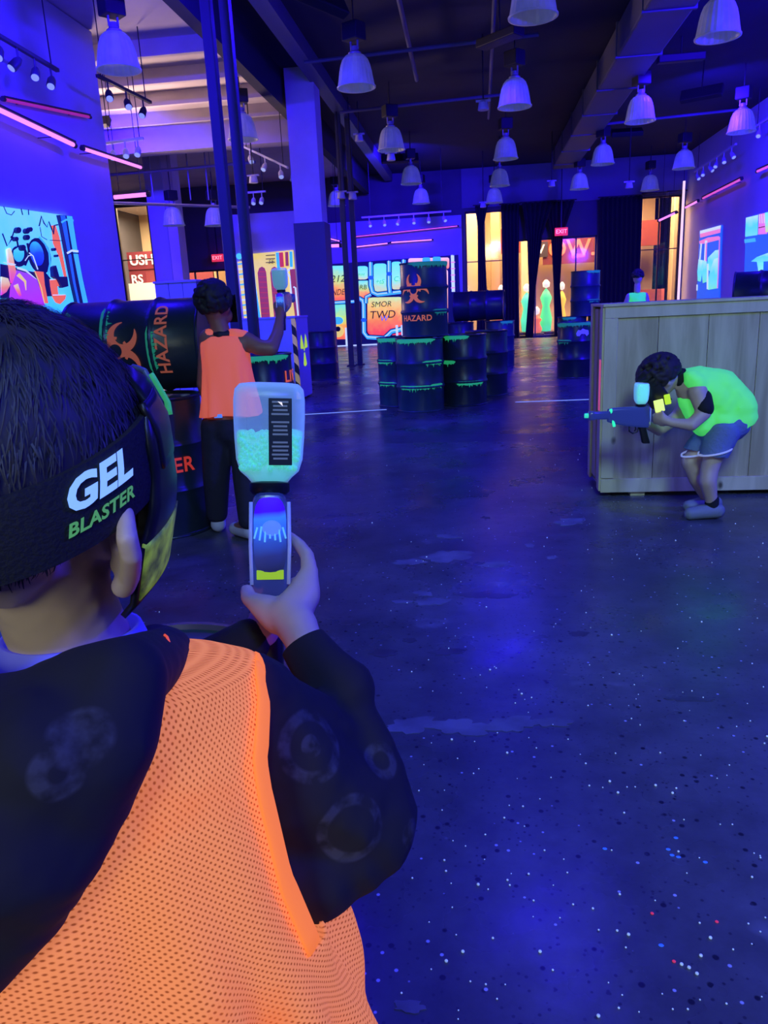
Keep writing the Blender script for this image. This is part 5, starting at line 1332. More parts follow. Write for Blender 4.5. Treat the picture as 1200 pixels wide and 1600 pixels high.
# --- mask: shell over the face
def mask_pt(th, z, off=0.0):
    t = (z + .02) / .11
    a = (.079 + off) * (1 - 0.30 * max(0, -z - .03) / .09); b2 = (.110 + off) * (1 - 0.12 * max(0, -z - .05) / .07); k_ = 1 - 3.2 * max(0, z - .025); a *= k_; b2 *= k_
    return hp(a * sin(th), -.010 + b2 * max(cos(th), -1) * (1.0), z)
mk = []
for j in range(15):
    z = -.112 + j * .0122
    w = radians(78 + 12 * min(1, max(0, (.0 - z) / .06)) - 22 * min(1, max(0, (z - .03) / .03)))
    mk.append([mask_pt(-w + 2 * w * k / 30, z, .004 + (.010 if 0 < j < 14 else 0)) for k in range(31)])
o = MB().loft(mk, None, cap=False, closed=False).build('face_mask', M_GUNK, None, True, 50); o.modifiers.new('t', 'SOLIDIFY').thickness = .005; keep_world(o, boy); mask = o
def mpatch(nm, th0, th1, z0, z1, mt, off=.018, lean=0.0):
    rings = []
    for j in range(8):
        z = z0 + (z1 - z0) * j / 7
        rings.append([mask_pt(th0 + (th1 - th0) * k / 8 + lean * j / 7, z, off) for k in range(9)])
    q = MB().loft(rings, None, cap=False, closed=False).build(nm, mt, None, True); q.modifiers.new('t', 'SOLIDIFY').thickness = .004; keep_world(q, boy); return q
M_CAMO = mat('green_camo', (0.03, 0.05, 0.02), 0.6, noise=(45, 1.0, (0.35, 0.6, 0.05)))
_b = M_CAMO.node_tree.nodes['Principled BSDF']; M_CAMO.node_tree.links.new(M_CAMO.node_tree.nodes['Color Ramp'].outputs[0], _b.inputs['Emission Color']); _b.inputs['Emission Strength'].default_value = 0.28
mpatch('cheek_panel', radians(52), radians(88), -.098, -.048, M_CAMO, .0165)
mpatch('lens_rim', radians(16), radians(30), -.105, .052, mat('rim_grey', (0.16, 0.17, 0.22), 0.4), .020)
mpatch('lens', radians(-24), radians(24), -.03, .05, mat('lens_dark', (0.01, 0.01, 0.02), 0.05), .020)
mpatch('strap_mount', radians(50), radians(72), -.002, .048, M_GUNK, .0165)
mpatch('edge_light', radians(33), radians(36), .015, .05, glow('edge_green', (0.05, 0.5, 0.2), 0.5), .022)

# --- hoodie torso, sleeves, hood
TOR = [(.52, .150, .115, 0), (.60, .155, .115, 0), (.70, .150, .110, 0), (.80, .148, .108, 0), (.88, .146, .104, 0), (.925, .146, .090, 0), (.955, .138, .072, 0), (.972, .122, .056, 0), (.982, .095, .050, 0), (.992, .066, .050, 0)]
def tring(z, a, d, n=2.5, seg=72, off=0.0, phi0=0.0):
    P = []
    for k in range(seg):
        t = 2 * pi * k / seg + phi0; ct, st = cos(t), sin(t)
        P.append((math.copysign(abs(ct) ** (2 / n), ct) * (a + off), math.copysign(abs(st) ** (2 / n), st) * (d + off)))
    return P
tb = MB(); tb.loft([[bp_(s_, b2, z) for s_, b2 in tring(z, a, d)] for z, a, d, _ in TOR])
o = tb.build('hoodie_body', M_HOOD, None, True, 60); keep_world(o, boy)
def rings_pattern(name, centers):
    """black fleece printed with faint worn ring motifs at given places (world metres)"""
    M = bpy.data.materials.new(name); M.use_nodes = True; nt = M.node_tree; b = nt.nodes['Principled BSDF']; N = nt.nodes.new; L = nt.links.new
    ge = N('ShaderNodeTexCoord'); acc = None
    nz = N('ShaderNodeTexNoise'); nz.inputs['Scale'].default_value = 60; nz.inputs['Detail'].default_value = 3; L(ge.outputs['Object'], nz.inputs['Vector'])
    for (c, r0, wd_) in centers:
        d = N('ShaderNodeVectorMath'); d.operation = 'DISTANCE'; L(ge.outputs['Object'], d.inputs[0]); d.inputs[1].default_value = tuple(c)
        s1 = N('ShaderNodeMath'); s1.operation = 'SUBTRACT'; L(d.outputs['Value'], s1.inputs[0]); s1.inputs[1].default_value = r0
        ab = N('ShaderNodeMath'); ab.operation = 'ABSOLUTE'; L(s1.outputs[0], ab.inputs[0])
        mr = N('ShaderNodeMapRange'); mr.inputs['From Min'].default_value = wd_; mr.inputs['From Max'].default_value = wd_ * 0.6; L(ab.outputs[0], mr.inputs['Value'])
        if acc is None: acc = mr.outputs[0]
        else:
            m_ = N('ShaderNodeMath'); m_.operation = 'MAXIMUM'; L(acc, m_.inputs[0]); L(mr.outputs[0], m_.inputs[1]); acc = m_.outputs[0]
    r2 = N('ShaderNodeValToRGB'); r2.color_ramp.elements[0].position = 0.38; r2.color_ramp.elements[1].position = 0.6; L(nz.outputs['Fac'], r2.inputs['Fac'])
    mm = N('ShaderNodeMath'); mm.operation = 'MULTIPLY'; L(acc, mm.inputs[0]); L(r2.outputs['Color'], mm.inputs[1])
    mx = N('ShaderNodeMix'); mx.data_type = 'RGBA'; L(mm.outputs[0], mx.inputs[0]); mx.inputs[6].default_value = (0.016, 0.013, 0.020, 1); mx.inputs[7].default_value = (0.055, 0.05, 0.075, 1)
    L(mx.outputs[2], b.inputs['Base Color']); b.inputs['Roughness'].default_value = 0.9
    n2 = N('ShaderNodeTexNoise'); n2.inputs['Scale'].default_value = 24; L(ge.outputs['Object'], n2.inputs['Vector'])
    bp = N('ShaderNodeBump'); bp.inputs['Strength'].default_value = 0.3; bp.inputs['Distance'].default_value = .01; L(n2.outputs['Fac'], bp.inputs['Height']); L(bp.outputs['Normal'], b.inputs['Normal'])
    return M
CEN = [(at(489, 1165, .672), .027, .0065), (at(489, 1165, .668), .007, .004), (at(552, 1300, .680), .028, .006), (at(597, 1188, .735), .014, .006), (at(128, 1150, .475), .014, .010), (at(142, 1305, .475), .008, .005), (at(632, 1300, .73), .012, .004), (at(90, 1210, .47), .012, .007)]
M_SLEEVE = rings_pattern('printed_fleece', CEN)
sl_ch = [[(bp_(.09, -.02, .915), .055), (SH, .050), (at(470, 1225, .72), .062), (at(530, 1262, .735), .056), (E_, .050)],
         [(at(440, 1340, .725), .056), (at(490, 1345, .73), .056), (at(540, 1330, .735), .046), (at(580, 1305, .745), .042)],
         [(E_, .050), (at(598, 1270, .755), .036), (at(580, 1215, .765), .037)], [(E_, .048), (at(560, 1180, .77), .040), (at(526, 1100, .785), .036), (at(512, 1060, .79), .034)],
         [(at(530, 1085, .786), .039), (at(533, 1082, .786), .038)],
         [(at(430, 1110, .70), .036), (at(470, 1140, .73), .042), (at(520, 1180, .755), .042)],
         [(at(512, 1060, .79), .032), (at(474, 1006, .800), .0265)]]
def wrinkle(co):
    w = 0.0014 * sin(48 * co.z + 3 * sin(30 * co.x)) + 0.0012 * sin(75 * co.x + 50 * co.y + 30 * co.z)
    return (w * 0.6, -w * 0.8, w * 0.2)
o = blob('hoodie_sleeve', sl_ch, 0.005, M_SLEEVE, None, 5, cuts=[(at(476, 1003, .80), (at(462, 978, .812) - at(512, 1060, .79)).normalized())], disp=wrinkle); keep_world(o, boy)
o = blob('hoodie_sleeve', [[(bp_(-.10, 0, .935), .062), (LS, .062), (LE, .05), (LE.lerp(LW, .8), .034), (LE.lerp(LW, .93), .030)]], 0.007, M_HOOD, None, 4); keep_world(o, boy)
hd = [[(at(192, 1060, .545), .032), (at(140, 1085, .545), .038), (at(60, 1140, .54), .045), (at(-60, 1170, .54), .05), (at(-170, 1150, .54), .05)],
      [(at(196, 1060, .54), .031), (at(160, 1150, .525), .040), (at(110, 1230, .52), .046), (at(60, 1310, .52), .048), (at(0, 1400, .525), .050), (at(-60, 1480, .53), .045)],
      [(at(60, 1150, .53), .045), (at(60, 1190, .515), .055), (at(10, 1280, .51), .062), (at(-60, 1400, .52), .055)],
      [(at(-60, 1170, .53), .05), (at(-60, 1220, .515), .06), (at(-90, 1320, .51), .065)],
      [(at(192, 1060, .545), .032), (bp_(.070, -.03, .985), .026), (bp_(.05, -.075, .97), .026)], [(at(-170, 1150, .54), .05), (bp_(-.07, -.03, .985), .026), (bp_(-.05, -.075, .97), .026)]]
def fold(co):
    w = 0.005 * sin(38 * (co.x * 0.8 + co.z * 0.5) + 2.5 * sin(20 * co.z)); return (w * .4, -w, w * .3)
o = blob('hood', hd, 0.006, M_SLEEVE, None, 8, disp=fold); keep_world(o, boy)
# pale shirt collar inside the hood, blue lighting put into its colour and glow
cr = []
for j, (z, rr) in enumerate(((1.000, .066), (1.030, .060), (1.042, .056), (1.042, .052), (1.0, .055))):
    cr.append([nb_ + BS * (rr * cos(2 * pi * k / 32)) + BB * (rr * sin(2 * pi * k / 32) + .004) + UZ * (z - 1.02 + .004 * sin(2 * pi * k / 32)) for k in range(32)])
o = MB().loft(cr, None, cap=False).build('shirt_collar', mat('blue_lit_cotton', (0.30, 0.30, 0.65), 0.8, emit=(0.03, 0.03, 0.8), es=0.35), None, True); keep_world(o, boy)

# --- mesh vest
VR = [(.50, .225, .150), (.58, .220, .150), (.66, .205, .145), (.74, .188, .138), (.82, .174, .130), (.90, .163, .120), (.935, .160, .104), (.962, .155, .084), (.980, .146, .066), (.990, .120, .056), (.996, .088, .050)]
SEG = 96
def vz(i):  # finer interpolation of vest rings
    t = i / 60 * (len(VR) - 1); k = min(int(t), len(VR) - 2); w = t - k
    return tuple(VR[k][j] * (1 - w) + VR[k + 1][j] * w for j in range(3))
vb = MB(); grid = []; uvs = []
for i in range(61):
    z, a, d = vz(i); pr = tring(z, a, d, 2.4, SEG)
    row = []; acc = 0; prev = None
    for k, (s_, b2) in enumerate(pr):
        ang = 2 * pi * k / SEG
        low = max(0, (0.93 - z)) / 0.4
        fo = low * (0.015 * sin(8 * ang + 6 * z + 1.5 * sin(9 * z)) + 0.010 * sin(15 * ang - 11 * z)) + 0.0035 * sin(5 * ang + 22 * z)
        q = V((s_, b2, 0)); qn = q.normalized() if q.length > 0 else q
        row.append(bp_(s_ + qn.x * fo, b2 + qn.y * fo, z + 0.01 * (s_ / .15 if s_ > 0 else 0) * 0))
    grid.append(row)
vs = [p for r in grid for p in r]; fs = []; uvl = []
def e_back(z): return radians(27 - 6 * max(0, (.82 - z) / .09)) * min(1, sqrt(max(0, (.976 - z) / .05)))
def e_front(z): return radians(62) * min(1, sqrt(max(0, (.976 - z) / .09)))
def hole(z, ang):
    # armholes at the two sides
    a = (ang + pi) % (2 * pi) - pi
    def side(a): return (z > .728 + 0.012 * max(-2.5, a / radians(21))) and z < .976 and -e_front(z) < a < e_back(z)
    return side(a) or side((pi - a + pi) % (2 * pi) - pi)
for i in range(60):
    for k in range(SEG):
        z = vz(i + 0.5)[0] if i < 60 else 0; ang = 2 * pi * (k + .5) / SEG
        if hole(z, ang): continue
        fs.append((i * SEG + k, i * SEG + (k + 1) % SEG, (i + 1) * SEG + (k + 1) % SEG, (i + 1) * SEG + k)); uvl.append((i, k))
me = bpy.data.meshes.new('vest'); me.from_pydata([tuple(p) for p in vs], [], fs); me.materials.append(M_VEST)
uv = me.uv_layers.new(name='UVMap')
for pi_, (i, k) in enumerate(uvl):
    for li, (ii, kk) in zip(me.polygons[pi_].loop_indices, ((i, k), (i, k + 1), (i + 1, k + 1), (i + 1, k))):
        zz = vz(ii)[0]; uv.data[li].uv = (kk * (2 * pi * 0.145 / SEG), zz * 1.05)
me.polygons.foreach_set('use_smooth', [True] * len(me.polygons)); me.update()
o = bpy.data.objects.new('vest', me); COL.objects.link(o); o.modifiers.new('t', 'SOLIDIFY').thickness = 0.003; keep_world(o, boy)
# bound armhole edge
def vsurf(z, ang, off=0.0):
    t = 0
    for i in range(len(VR) - 1):
        if VR[i][0] <= z <= VR[i + 1][0]:
            w = (z - VR[i][0]) / (VR[i + 1][0] - VR[i][0]); a = VR[i][1] * (1 - w) + VR[i + 1][1] * w; d = VR[i][2] * (1 - w) + VR[i + 1][2] * w; break
    n = 2.4; ct, st = cos(ang), sin(ang)
    return bp_(math.copysign(abs(ct) ** (2 / n), ct) * (a + off), math.copysign(abs(st) ** (2 / n), st) * (d + off), z)
for sgn in (1, -1):
    path = []
    for k in range(25):
        z = .976 - (.976 - .745) * (k / 24) ** 1.6; an = e_back(z); path.append((z, an))
    for k in range(1, 13): an = radians(21 - 83 * k / 12); path.append((.728 + .012 * max(-2.5, an / radians(21)), an))
    for k in range(1, 20): zz = .70 + .276 * (1 - (1 - k / 19) ** 1.6); path.append((zz, -e_front(zz)))
    for seg_ in (path[:25], path[37:]):
        pts = [vsurf(z, an if sgn > 0 else pi - an, .004) for z, an in seg_]
        cen = bp_(0, 0, .87); rings = []
        for i, p in enumerate(pts):
            t = (pts[min(i + 1, len(pts) - 1)] - pts[max(0, i - 1)]).normalized(); out = (p - cen); out = (out - t * out.dot(t)); out.z *= .3; out.normalize(); side = t.cross(out)
            rings.append([p + side * (.0108 * cos(q)) + out * (.0032 * sin(q)) for q in [2 * pi * m_ / 10 for m_ in range(10)]])
        o = MB().loft(rings).build('armhole_binding', M_VTRIM, None, True); keep_world(o, boy)
# loose thread at the neck of the vest
q0 = at(263, 1014, .60)
o = MB().tube([q0, at(264, 1003, .60), at(261, 995, .602), at(257, 992, .604)], .0011, None, 6).build('loose_thread', glow('thread', (0.9, 0.1, 0.05), 0.7), None, True); keep_world(o, boy)
# trousers and shoes (below the frame)
M_JEAN = mat('dark_trousers', (0.02, 0.02, 0.035), 0.85)
o = blob('trousers', [[(bp_(0, 0, .60), .125), (bp_(.07, 0, .52), .085), (bp_(.08, 0, .30), .065), (bp_(.08, 0, .10), .055)], [(bp_(0, 0, .60), .125), (bp_(-.07, 0, .52), .085), (bp_(-.08, .02, .30), .065), (bp_(-.08, .02, .10), .055)]], .012, M_JEAN, None, 4, cuts=[((0, 0, .62), (0, 0, 1)), ((0, 0, .07), (0, 0, -1))]); keep_world(o, boy)
for s_ in (.08, -.08):
    o = blob('shoe', [[(bp_(s_, .03, .045), .042), (bp_(s_, -.06, .04), .038), (bp_(s_, -.13, .03), .03)]], .008, mat('shoe_dark', (0.03, 0.03, 0.04), 0.6), None, 3, cuts=[((0, 0, 0.0), (0, 0, -1))]); keep_world(o, boy)
# his blaster
gd = _ray(418, 760).normalized()
blaster('blaster with frosted gel hopper held up by the near boy', at(422, 852, .885), gd, CR, 1.0, 0.47)
# ================================================================== OTHER PLAYERS
M_BROWN = skin_mat('brown_skin', (0.30, 0.13, 0.085), (0.24, 0.10, 0.07))
M_TANSK = skin_mat('tan_skin', (0.58, 0.40, 0.33), (0.50, 0.33, 0.28))
M_NAVYP = mat('navy_trousers', (0.018, 0.018, 0.035), 0.85, bump=(20, .3))
M_ORV = glow('orange_vest_cloth', (1.0, 0.135, 0.075), 0.40, (1.0, 0.25, 0.12), 0.85)
M_GRV = glow('lime_vest_cloth', (0.07, 0.92, 0.14), 0.42, (0.25, 0.9, 0.2), 0.85)
M_SHOE = mat('pale_trainer', (0.55, 0.55, 0.62), 0.6)
M_CURL = mat('black_curls', (0.012, 0.010, 0.014), 0.7)
def hair_tuft(name, c, r, n, seed, parent, mt, rad=0.014, zmin=-0.4, ax=None, yflt=None):
    rn = random.Random(seed); ch = []
    A = ax or (V((1, 0, 0)), V((0, 1, 0)), UZ)
    ex = [(c, tuple(q * 0.93 for q in r), A)]
    for k in range(n):
        t = rn.uniform(0, 2 * pi); z = rn.uniform(zmin, 1); q = sqrt(1 - z * z)
        d = (q * cos(t), q * sin(t), z)
        if yflt and not yflt(d): continue
        ex.append((c + A[0] * (d[0] * r[0]) + A[1] * (d[1] * r[1]) + A[2] * (d[2] * r[2]), (rad, rad, rad), None))
    o = blob(name, [], rad * 0.34, mt, None, 1, extra=ex); keep_world(o, parent); return o

# ---- player in the orange vest -------------------------------------------------
Y = 4.22
def q(u, v, dy=0.0): return at_y(u, v, Y + dy)
g0 = at_z(362, 842); op = empty('person', (g0.x, g0.y + 0.05, 0)); tag(op, 'player in a plain orange vest and dark trousers aiming with a raised arm', 'person')
Y = g0.y + 0.10
def foot(p): return V((p.x, p.y, 0))
hipL, hipR = q(340, 668), q(382, 668)
ankL, ankR = V((q(338, 825).x, Y + .04, .09)), V((q(400, 820).x, Y - .12, .09))
toeL, toeR = ankL + V((-.05, .16, -.05)), ankR + V((-.12, .10, -.05))
elb = q(424, 545, -.02); wri = q(437, 497, .14); shR = q(385, 533); shL = q(325, 528)
head = q(336, 476); neck = q(346, 515)
ch = [[(q(352, 560), .105), (q(358, 660), .10)], [(hipL, .085), (q(338, 745), .066), (ankL, .042), (toeL, .036)], [(hipR, .085), (q(385, 745, -.05), .066), (ankR, .042), (toeR, .036)],
      [(q(352, 560), .10), (shL, .052), (q(318, 600, .05), .042), (q(330, 640, .16), .034), (q(345, 620, .26), .026), (q(350, 612, .30), .03)],
      [(q(352, 555), .10), (shR, .055), (q(405, 543, -.02), .047), (elb, .041), (q(434, 520, .08), .035), (wri, .026), (q(438, 486, .17), .032)],
      [(q(438, 484, .17), .014), (q(447, 481, .19), .011), (q(448, 476, .22), .010)], [(q(433, 486, .17), .014), (q(428, 478, .18), .012), (q(430, 472, .2), .010)],
      [(q(438, 492, .19), .012), (q(446, 489, .21), .010), (q(442, 487, .24), .009)], [(q(437, 496, .19), .012), (q(445, 494, .21), .010), (q(440, 493, .24), .009)], [(q(436, 500, .18), .011), (q(443, 499, .2), .009), (q(439, 498, .22), .008)],
      [(neck + V((0, 0, -.06)), .055), (neck, .048), (head + V((0, .0, -.07)), .055)]]
o = blob('body', ch, .011, M_BROWN, None, 4, extra=[(head, (.072, .090, .105), None), (head + V((.03, .05, -.06)), (.05, .05, .05), None), (head + V((.045, .095, -.02)), (.014, .018, .018), None), (head + V((.075, -.005, -.02)), (.012, .02, .03), None), (head + V((-.072, .0, -.02)), (.012, .02, .03), None)]); keep_world(o, op)
hair_tuft('hair', head + V((-.005, -.016, .034)), (.092, .104, .094), 240, 4, op, M_CURL, .017, -.75, None, lambda d: not (d[1] > .45 and d[2] < .35))
# strap and mask
def band(parent, c, a, b2, z0, z1, mt, nm, t0=0, t1=2 * pi, tilt=0.0, yaw=0.0):
    rings = []
    for (z, of) in ((z0, 0), (z1, 0), (z1, .006), (z0, .006), (z0, 0)):
        rings.append([c + Matrix.Rotation(yaw, 3, 'Z') @ V(((a + of) * sin(t0 + (t1 - t0) * k / 32), (b2 + of) * cos(t0 + (t1 - t0) * k / 32), z + tilt * cos(t0 + (t1 - t0) * k / 32))) for k in range(33)])
    o = MB().loft(rings, None, cap=False, closed=False).build(nm, mt, None, True, 40); keep_world(o, parent); return o
band(op, head, .088, .108, -.005, .035, M_STRAP, 'goggle_strap', tilt=.01)
band(op, head + V((.01, .015, 0)), .092, .125, -.10, .05, M_GUNK, 'face_mask', -1.1, 1.3)
o = MB().box(head + V((.078, -.055, .012)), (.014, .002, .011), None, (V((.55, .83, 0)).normalized(), V((.83, -.55, 0)).normalized(), UZ)).build('strap_logo', M_SIGNW); keep_world(o, op)
# vest: hanging tank shape
vr = []
for (v, uc, hw, dp) in ((524, 349, 28, .050), (530, 351, 38, .072), (545, 352, 38, .098), (575, 355, 37, .108), (610, 358, 42, .115), (640, 362, 46, .125), (648, 362, 47, .125)):
    c = q(uc, v); a = hw / FPX * ((c - CC).dot(CF))
    ring = []
    for k in range(56):
        t = 2 * pi * k / 56; n = 2.6; ct, st = cos(t), sin(t); low = max(0, (v - 540) / 100)
        fo = 1 + low * (0.055 * sin(7 * t + 1.0 + v * .012) + 0.045 * sin(12 * t - v * .03)) + .02 * sin(9 * t + v * .05)
        ring.append(c + V((math.copysign(abs(ct) ** (2 / n), ct) * a * fo, math.copysign(abs(st) ** (2 / n), st) * dp * fo, .006 * sin(3 * t) * low)))
    vr.append(ring)
ob = MB().loft(vr, None, cap=False); o = ob.build('vest', M_ORV, None, True); o.modifiers.new('t', 'SOLIDIFY').thickness = -.004; sub = o.modifiers.new('s', 'SUBSURF'); sub.levels = 1; sub.render_levels = 1; keep_world(o, op)
# shoulder straps of the vest and dark tee collar
for (a, b2) in (((327, 527), (338, 516)), ((380, 529), (362, 517))):
    o = blob('vest_strap', [[(q(*a), .050), (q((a[0] + b2[0]) / 2, (a[1] + b2[1]) / 2 + 3), .046), (q(b2[0], b2[1] + 6), .036)]], .010, M_ORV, None, 4); keep_world(o, op)
o = blob('tee_collar', [[(neck + V((-.035, -.01, -.028)), .030), (neck + V((0, -.03, -.03)), .030), (neck + V((.04, -.01, -.03)), .030)]], .008, M_CURL, None, 3); keep_world(o, op)
o = blob('trousers', [[(q(360, 640), .112), (q(360, 668), .115)], [(hipL, .10), (q(338, 745), .082), (ankL + V((0, 0, .03)), .066)], [(hipR, .10), (q(385, 745, -.05), .082), (ankR + V((0, 0, .03)), .066)]], .012, M_NAVYP, None, 4, cuts=[(q(360, 652), (0, 0, 1)), ((0, 0, .07), (0, 0, -1))]); keep_world(o, op)
o = MB().box(q(341, 650, -.115), (.022, .006, .010)).build('shirt_hem', glow('hem_blue', (.1, .3, 1.0), .6)); keep_world(o, op)
for (an, to) in ((ankL, toeL), (ankR, toeR)):
    o = blob('shoe', [[(V((an.x, an.y, .05)), .048), (V(to) + V((0, 0, .0)), .042)], [(V((an.x, an.y, .08)), .042)]], .010, M_SHOE, None, 3, cuts=[((0, 0, 0.002), (0, 0, -1))]); keep_world(o, op)
# the heel of his trailing trainer that shows beside the near blaster
blaster('small blaster raised in the orange vest player\'s hand', q(438, 474, .16), V((-.02, 1, .05)), V((1, 0, 0)), 1.0, .9, False, glow('gel_teal', (0.08, 0.35, 0.33), .45))

# ---- crouching player in the lime vest -----------------------------------------
gp = at_z(1102, 806); Y = gp.y + 0.02
lp = empty('person', (gp.x, gp.y, 0)); tag(lp, 'player in a glowing lime vest and denim shorts crouching before the crate', 'person')
head = q(1032, 592, -.02); neck = q(1062, 588)
ch = [[(q(1085, 606), .105), (q(1118, 620), .10), (q(1138, 645), .085)], [(neck, .05), (q(1046, 592, -.01), .05)],
      # near (left) leg and far leg
      [(q(1128, 668, -.055), .065), (q(1108, 735, -.08), .052), (q(1106, 752, -.10), .05), (q(1112, 785, -.07), .034), (q(1110, 795, -.07), .034)],
      [(q(1120, 668, .065), .065), (q(1078, 722, .05), .052), (q(1090, 750, .06), .048), (q(1108, 783, .10), .034), (q(1108, 793, .10), .034)],
      # arms: near arm hangs to the blaster, far arm forward
      [(q(1090, 612, -.10), .055), (q(1100, 645, -.14), .042), (q(1080, 664, -.16), .036), (q(1048, 660, -.14), .026), (q(1036, 655, -.12), .028)],
      [(q(1082, 612, .09), .055), (q(1060, 650, .12), .042), (q(1030, 672, .10), .036), (q(1012, 664, .02), .026), (q(1000, 655, -.02), .028)],
      # fingers
      [(q(1034, 652, -.12), .013), (q(1026, 646, -.11), .011), (q(1020, 648, -.08), .009)], [(q(1034, 656, -.12), .013), (q(1025, 652, -.11), .010), (q(1020, 655, -.08), .009)], [(q(1035, 660, -.12), .012), (q(1027, 659, -.11), .010), (q(1022, 662, -.08), .009)], [(q(1037, 664, -.12), .011), (q(1030, 665, -.11), .009)], [(q(1038, 650, -.13), .012), (q(1034, 642, -.13), .010)],
      [(q(998, 650, -.02), .013), (q(992, 644, -.04), .010), (q(988, 648, -.06), .009)], [(q(997, 655, -.03), .013), (q(990, 652, -.05), .010), (q(987, 656, -.07), .009)], [(q(999, 660, -.03), .012), (q(992, 660, -.05), .010)], [(q(1003, 648, 0), .012), (q(1000, 640, -.01), .010)]]
hax = (V((-.75, -.1, -.65)).normalized(), V((0, 1, 0)), V((.65, 0, -.75)).normalized())
fd = V((-.80, -.12, -.58)).normalized(); sd_ = V((-.1, 1, 0)); sd_ = (sd_ - fd * sd_.dot(fd)).normalized(); ud = fd.cross(sd_) * -1
if ud.z < 0: ud = -ud
HX = (fd, sd_, ud)
o = blob('body', ch, .010, M_TANSK, None, 4, extra=[(head, (.092, .073, .10), HX), (head + fd * .045 - ud * .065, (.05, .05, .05), HX), (head + fd * .10 - ud * .02, (.016, .013, .018), HX), (head - sd_ * .075 - ud * .015, (.02, .012, .03), HX)]); keep_world(o, lp)
hair_tuft('hair', head + ud * .034 - fd * .008, (.116, .098, .096), 300, 9, lp, mat('dark_brown_hair', (0.016, 0.011, 0.014), .7), .017, -.55, HX, lambda d: not (d[0] > .55 and d[2] < .25))
rings = []
for (z, of) in ((-.008, 0), (.026, 0), (.026, .006), (-.008, .006), (-.008, 0)): rings.append([head + fd * ((.104 + of) * cos(2 * pi * k / 40)) + sd_ * ((.084 + of) * sin(2 * pi * k / 40)) + ud * z for k in range(41)])
o = MB().loft(rings, None, cap=False, closed=False).build('goggle_strap', M_STRAP, None, True, 40); keep_world(o, lp)
rings = []
for z in (-.11, -.09, -.05, 0, .04, .055): rings.append([head + fd * (.125 * cos(t)) + sd_ * ((.09 - .15 * max(0, -z - .06)) * sin(t)) + ud * z for t in [radians(-75 + 150 * k / 24) for k in range(25)]])
o = MB().loft(rings, None, cap=False, closed=False).build('face_mask', M_GUNK, None, True); o.modifiers.new('t', 'SOLIDIFY').thickness = .006; keep_world(o, lp)
# vest hull, sleeve hole showing black tee
o = blob('vest', [[(q(1072, 592), .060), (q(1090, 602), .112), (q(1120, 612), .132), (q(1146, 634), .124), (q(1150, 652), .112)], [(q(1088, 622), .10), (q(1105, 655), .105), (q(1130, 655), .115)], [(q(1080, 592, -.075), .05), (q(1088, 600, -.09), .055)], [(q(1078, 592, .075), .05), (q(1088, 600, .09), .055)]], .011, M_GRV, None, 6,
         cuts=[(q(1064, 590), V((-1, 0, .12)).normalized()), (q(1110, 683), V((.35, 0, -1)).normalized())], disp=lambda co: V((.006 * sin(42 * co.x + 30 * co.z), -.006 * sin(38 * co.x + 22 * co.z), 0))); keep_world(o, lp)
o = blob('tee_sleeve', [[(q(1096, 622, -.10), .058), (q(1101, 638, -.135), .052)]], .009, mat('black_tee', (.008, .008, .012), .9), None, 4); keep_world(o, lp)
o = blob('tee_sleeve', [[(q(1084, 618, .10), .055), (q(1072, 636, .12), .05)]], .009, MATS['black_tee'], None, 4); keep_world(o, lp)
o = blob('tee_collar', [[(q(1060, 590), .058), (q(1066, 592), .062)]], .009, MATS['black_tee'], None, 4); keep_world(o, lp)
M_DENIM = mat('denim', (0.14, 0.19, 0.36), .85, bump=(60, .3)); M_HEM = glow('frayed_hem', (.45, .55, 1.0), .35)
o = blob('shorts', [[(q(1142, 660), .112), (q(1122, 672), .112)], [(q(1130, 676, -.055), .092), (q(1117, 705, -.075), .084), (q(1112, 722, -.08), .082)], [(q(1116, 676, .06), .092), (q(1092, 700, .06), .080), (q(1080, 718, .06), .078)]], .010, M_DENIM, None, 4, cuts=[(q(1100, 706), (-.15, 0, -1))]); keep_world(o, lp)
for (u, v, dy, rr) in ((1117, 706, -.075, .086), (1088, 708, .06, .080)):
    c = q(u, v, dy); rings = []
    for (z, of) in ((0, 0), (.010, 0), (.010, .005), (0, .005), (0, 0)): rings.append([c + V(((rr + of) * cos(2 * pi * k / 28), (rr + of) * sin(2 * pi * k / 28), z + .02 * cos(2 * pi * k / 28))) for k in range(29)])
    o = MB().loft(rings, None, cap=False, closed=False).build('shorts_hem', M_HEM, None, True); keep_world(o, lp)
for (u, dy, t) in ((1112, -.07, -.10), (1108, .10, -.10)):
    a = q(u, 790, dy); 
    o = blob('sock', [[(V((a.x, a.y, .11)), .041), (V((a.x, a.y, .07)), .041)]], .008, MATS['black_tee'], None, 3); keep_world(o, lp)
    o = blob('shoe', [[(V((a.x + .03, a.y, .045)), .046), (V((a.x - .05, a.y - .01, .042)), .044), (V((a.x - .12, a.y - .02, .034)), .038)]], .008, mat('grey_trainer', (.20, .22, .26), .6), None, 3, cuts=[((0, 0, .002), (0, 0, -1))]); keep_world(o, lp)
gb_ = blaster('blaster with mint hopper held out by the crouching lime vest player', q(1014, 651, -.08), V((-1, -.10, .02)), V((.1, -1, 0)) * -1 if False else V((-.1, 1, 0)), 1.0, .95, False, glow('gel_mint', (0.12, 0.80, 0.60), .75))
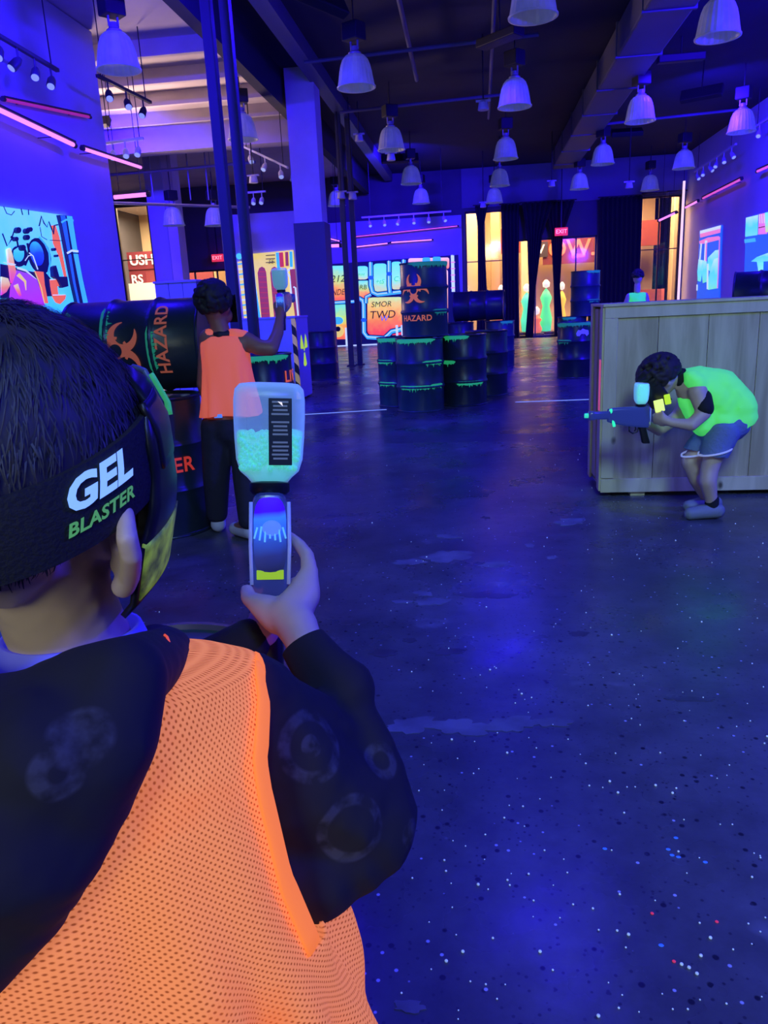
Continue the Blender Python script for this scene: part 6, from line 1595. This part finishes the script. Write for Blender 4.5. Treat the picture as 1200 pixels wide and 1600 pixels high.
for (u, v, dy, c, nm, w, h) in ((1030, 634, -.12, (0.75, 0.95, 0.2), 'rear_light', .026, .034), (1043, 624, -.12, (0.45, 0.75, 0.02), 'rear_light', .016, .028), (957, 653, -.115, (0.03, 0.9, 0.4), 'muzzle_light', .008, .052)):
    o = MB().cbox((0, 0, 0), (w, .006, h), .004).build(nm, glow('mark_' + nm + str(u), c, .9)); o.location = q(u, v, dy) - V(gb_.location); o.rotation_euler = (0, -.22, 0); o.parent = gb_

# ---- distant player --------------------------------------------------------------
Y = 12.6
fb = q(994, 500); fpn = empty('person', (fb.x, Y, 0)); tag(fpn, 'distant player in a green vest standing behind the crate', 'person')
x = fb.x; hz_ = q(990, 434).z
def w(dx, dy, z): return V((x + dx, Y + dy, z))
o = blob('body', [[(w(0, 0, hz_ - .42), .12), (w(0, 0, hz_ - .65), .11)], [(w(0, 0, hz_ - .12), .05), (w(0, 0, hz_ - .2), .05)], [(w(-.07, 0, hz_ - .68), .08), (w(-.08, 0, .42), .06), (w(-.08, 0, .06), .042), (w(-.08, -.1, .04), .035)], [(w(.07, 0, hz_ - .68), .08), (w(.08, 0, .42), .06), (w(.08, 0, .06), .042), (w(.08, -.1, .04), .035)],
                  [(w(-.12, 0, hz_ - .27), .05), (w(-.19, .02, hz_ - .48), .04), (w(-.10, -.16, hz_ - .52), .032)], [(w(.12, 0, hz_ - .27), .05), (w(.19, .02, hz_ - .48), .04), (w(.10, -.16, hz_ - .52), .032)]], .016, M_TANSK, None, 3, extra=[(w(0, 0, hz_), (.07, .088, .10), None)]); keep_world(o, fpn)
o = blob('vest', [[(w(-.10, 0, hz_ - .27), .055), (w(.10, 0, hz_ - .27), .055)], [(w(0, 0, hz_ - .36), .135), (w(0, 0, hz_ - .70), .14)]], .016, glow('mint_vest_cloth', (0.04, 0.80, 0.12), .7, (.08, .4, .12)), None, 4, cuts=[(w(0, 0, hz_ - .76), (0, 0, -1))]); keep_world(o, fpn)
o = blob('trousers', [[(w(0, 0, hz_ - .72), .12)], [(w(-.07, 0, hz_ - .74), .09), (w(-.08, 0, .42), .075), (w(-.08, 0, .08), .06)], [(w(.07, 0, hz_ - .74), .09), (w(.08, 0, .42), .075), (w(.08, 0, .08), .06)]], .018, M_NAVYP, None, 3); keep_world(o, fpn)
hair_tuft('hair', w(0, .0, hz_ + .03), (.078, .092, .085), 120, 2, fpn, M_CURL, .018, -.3)
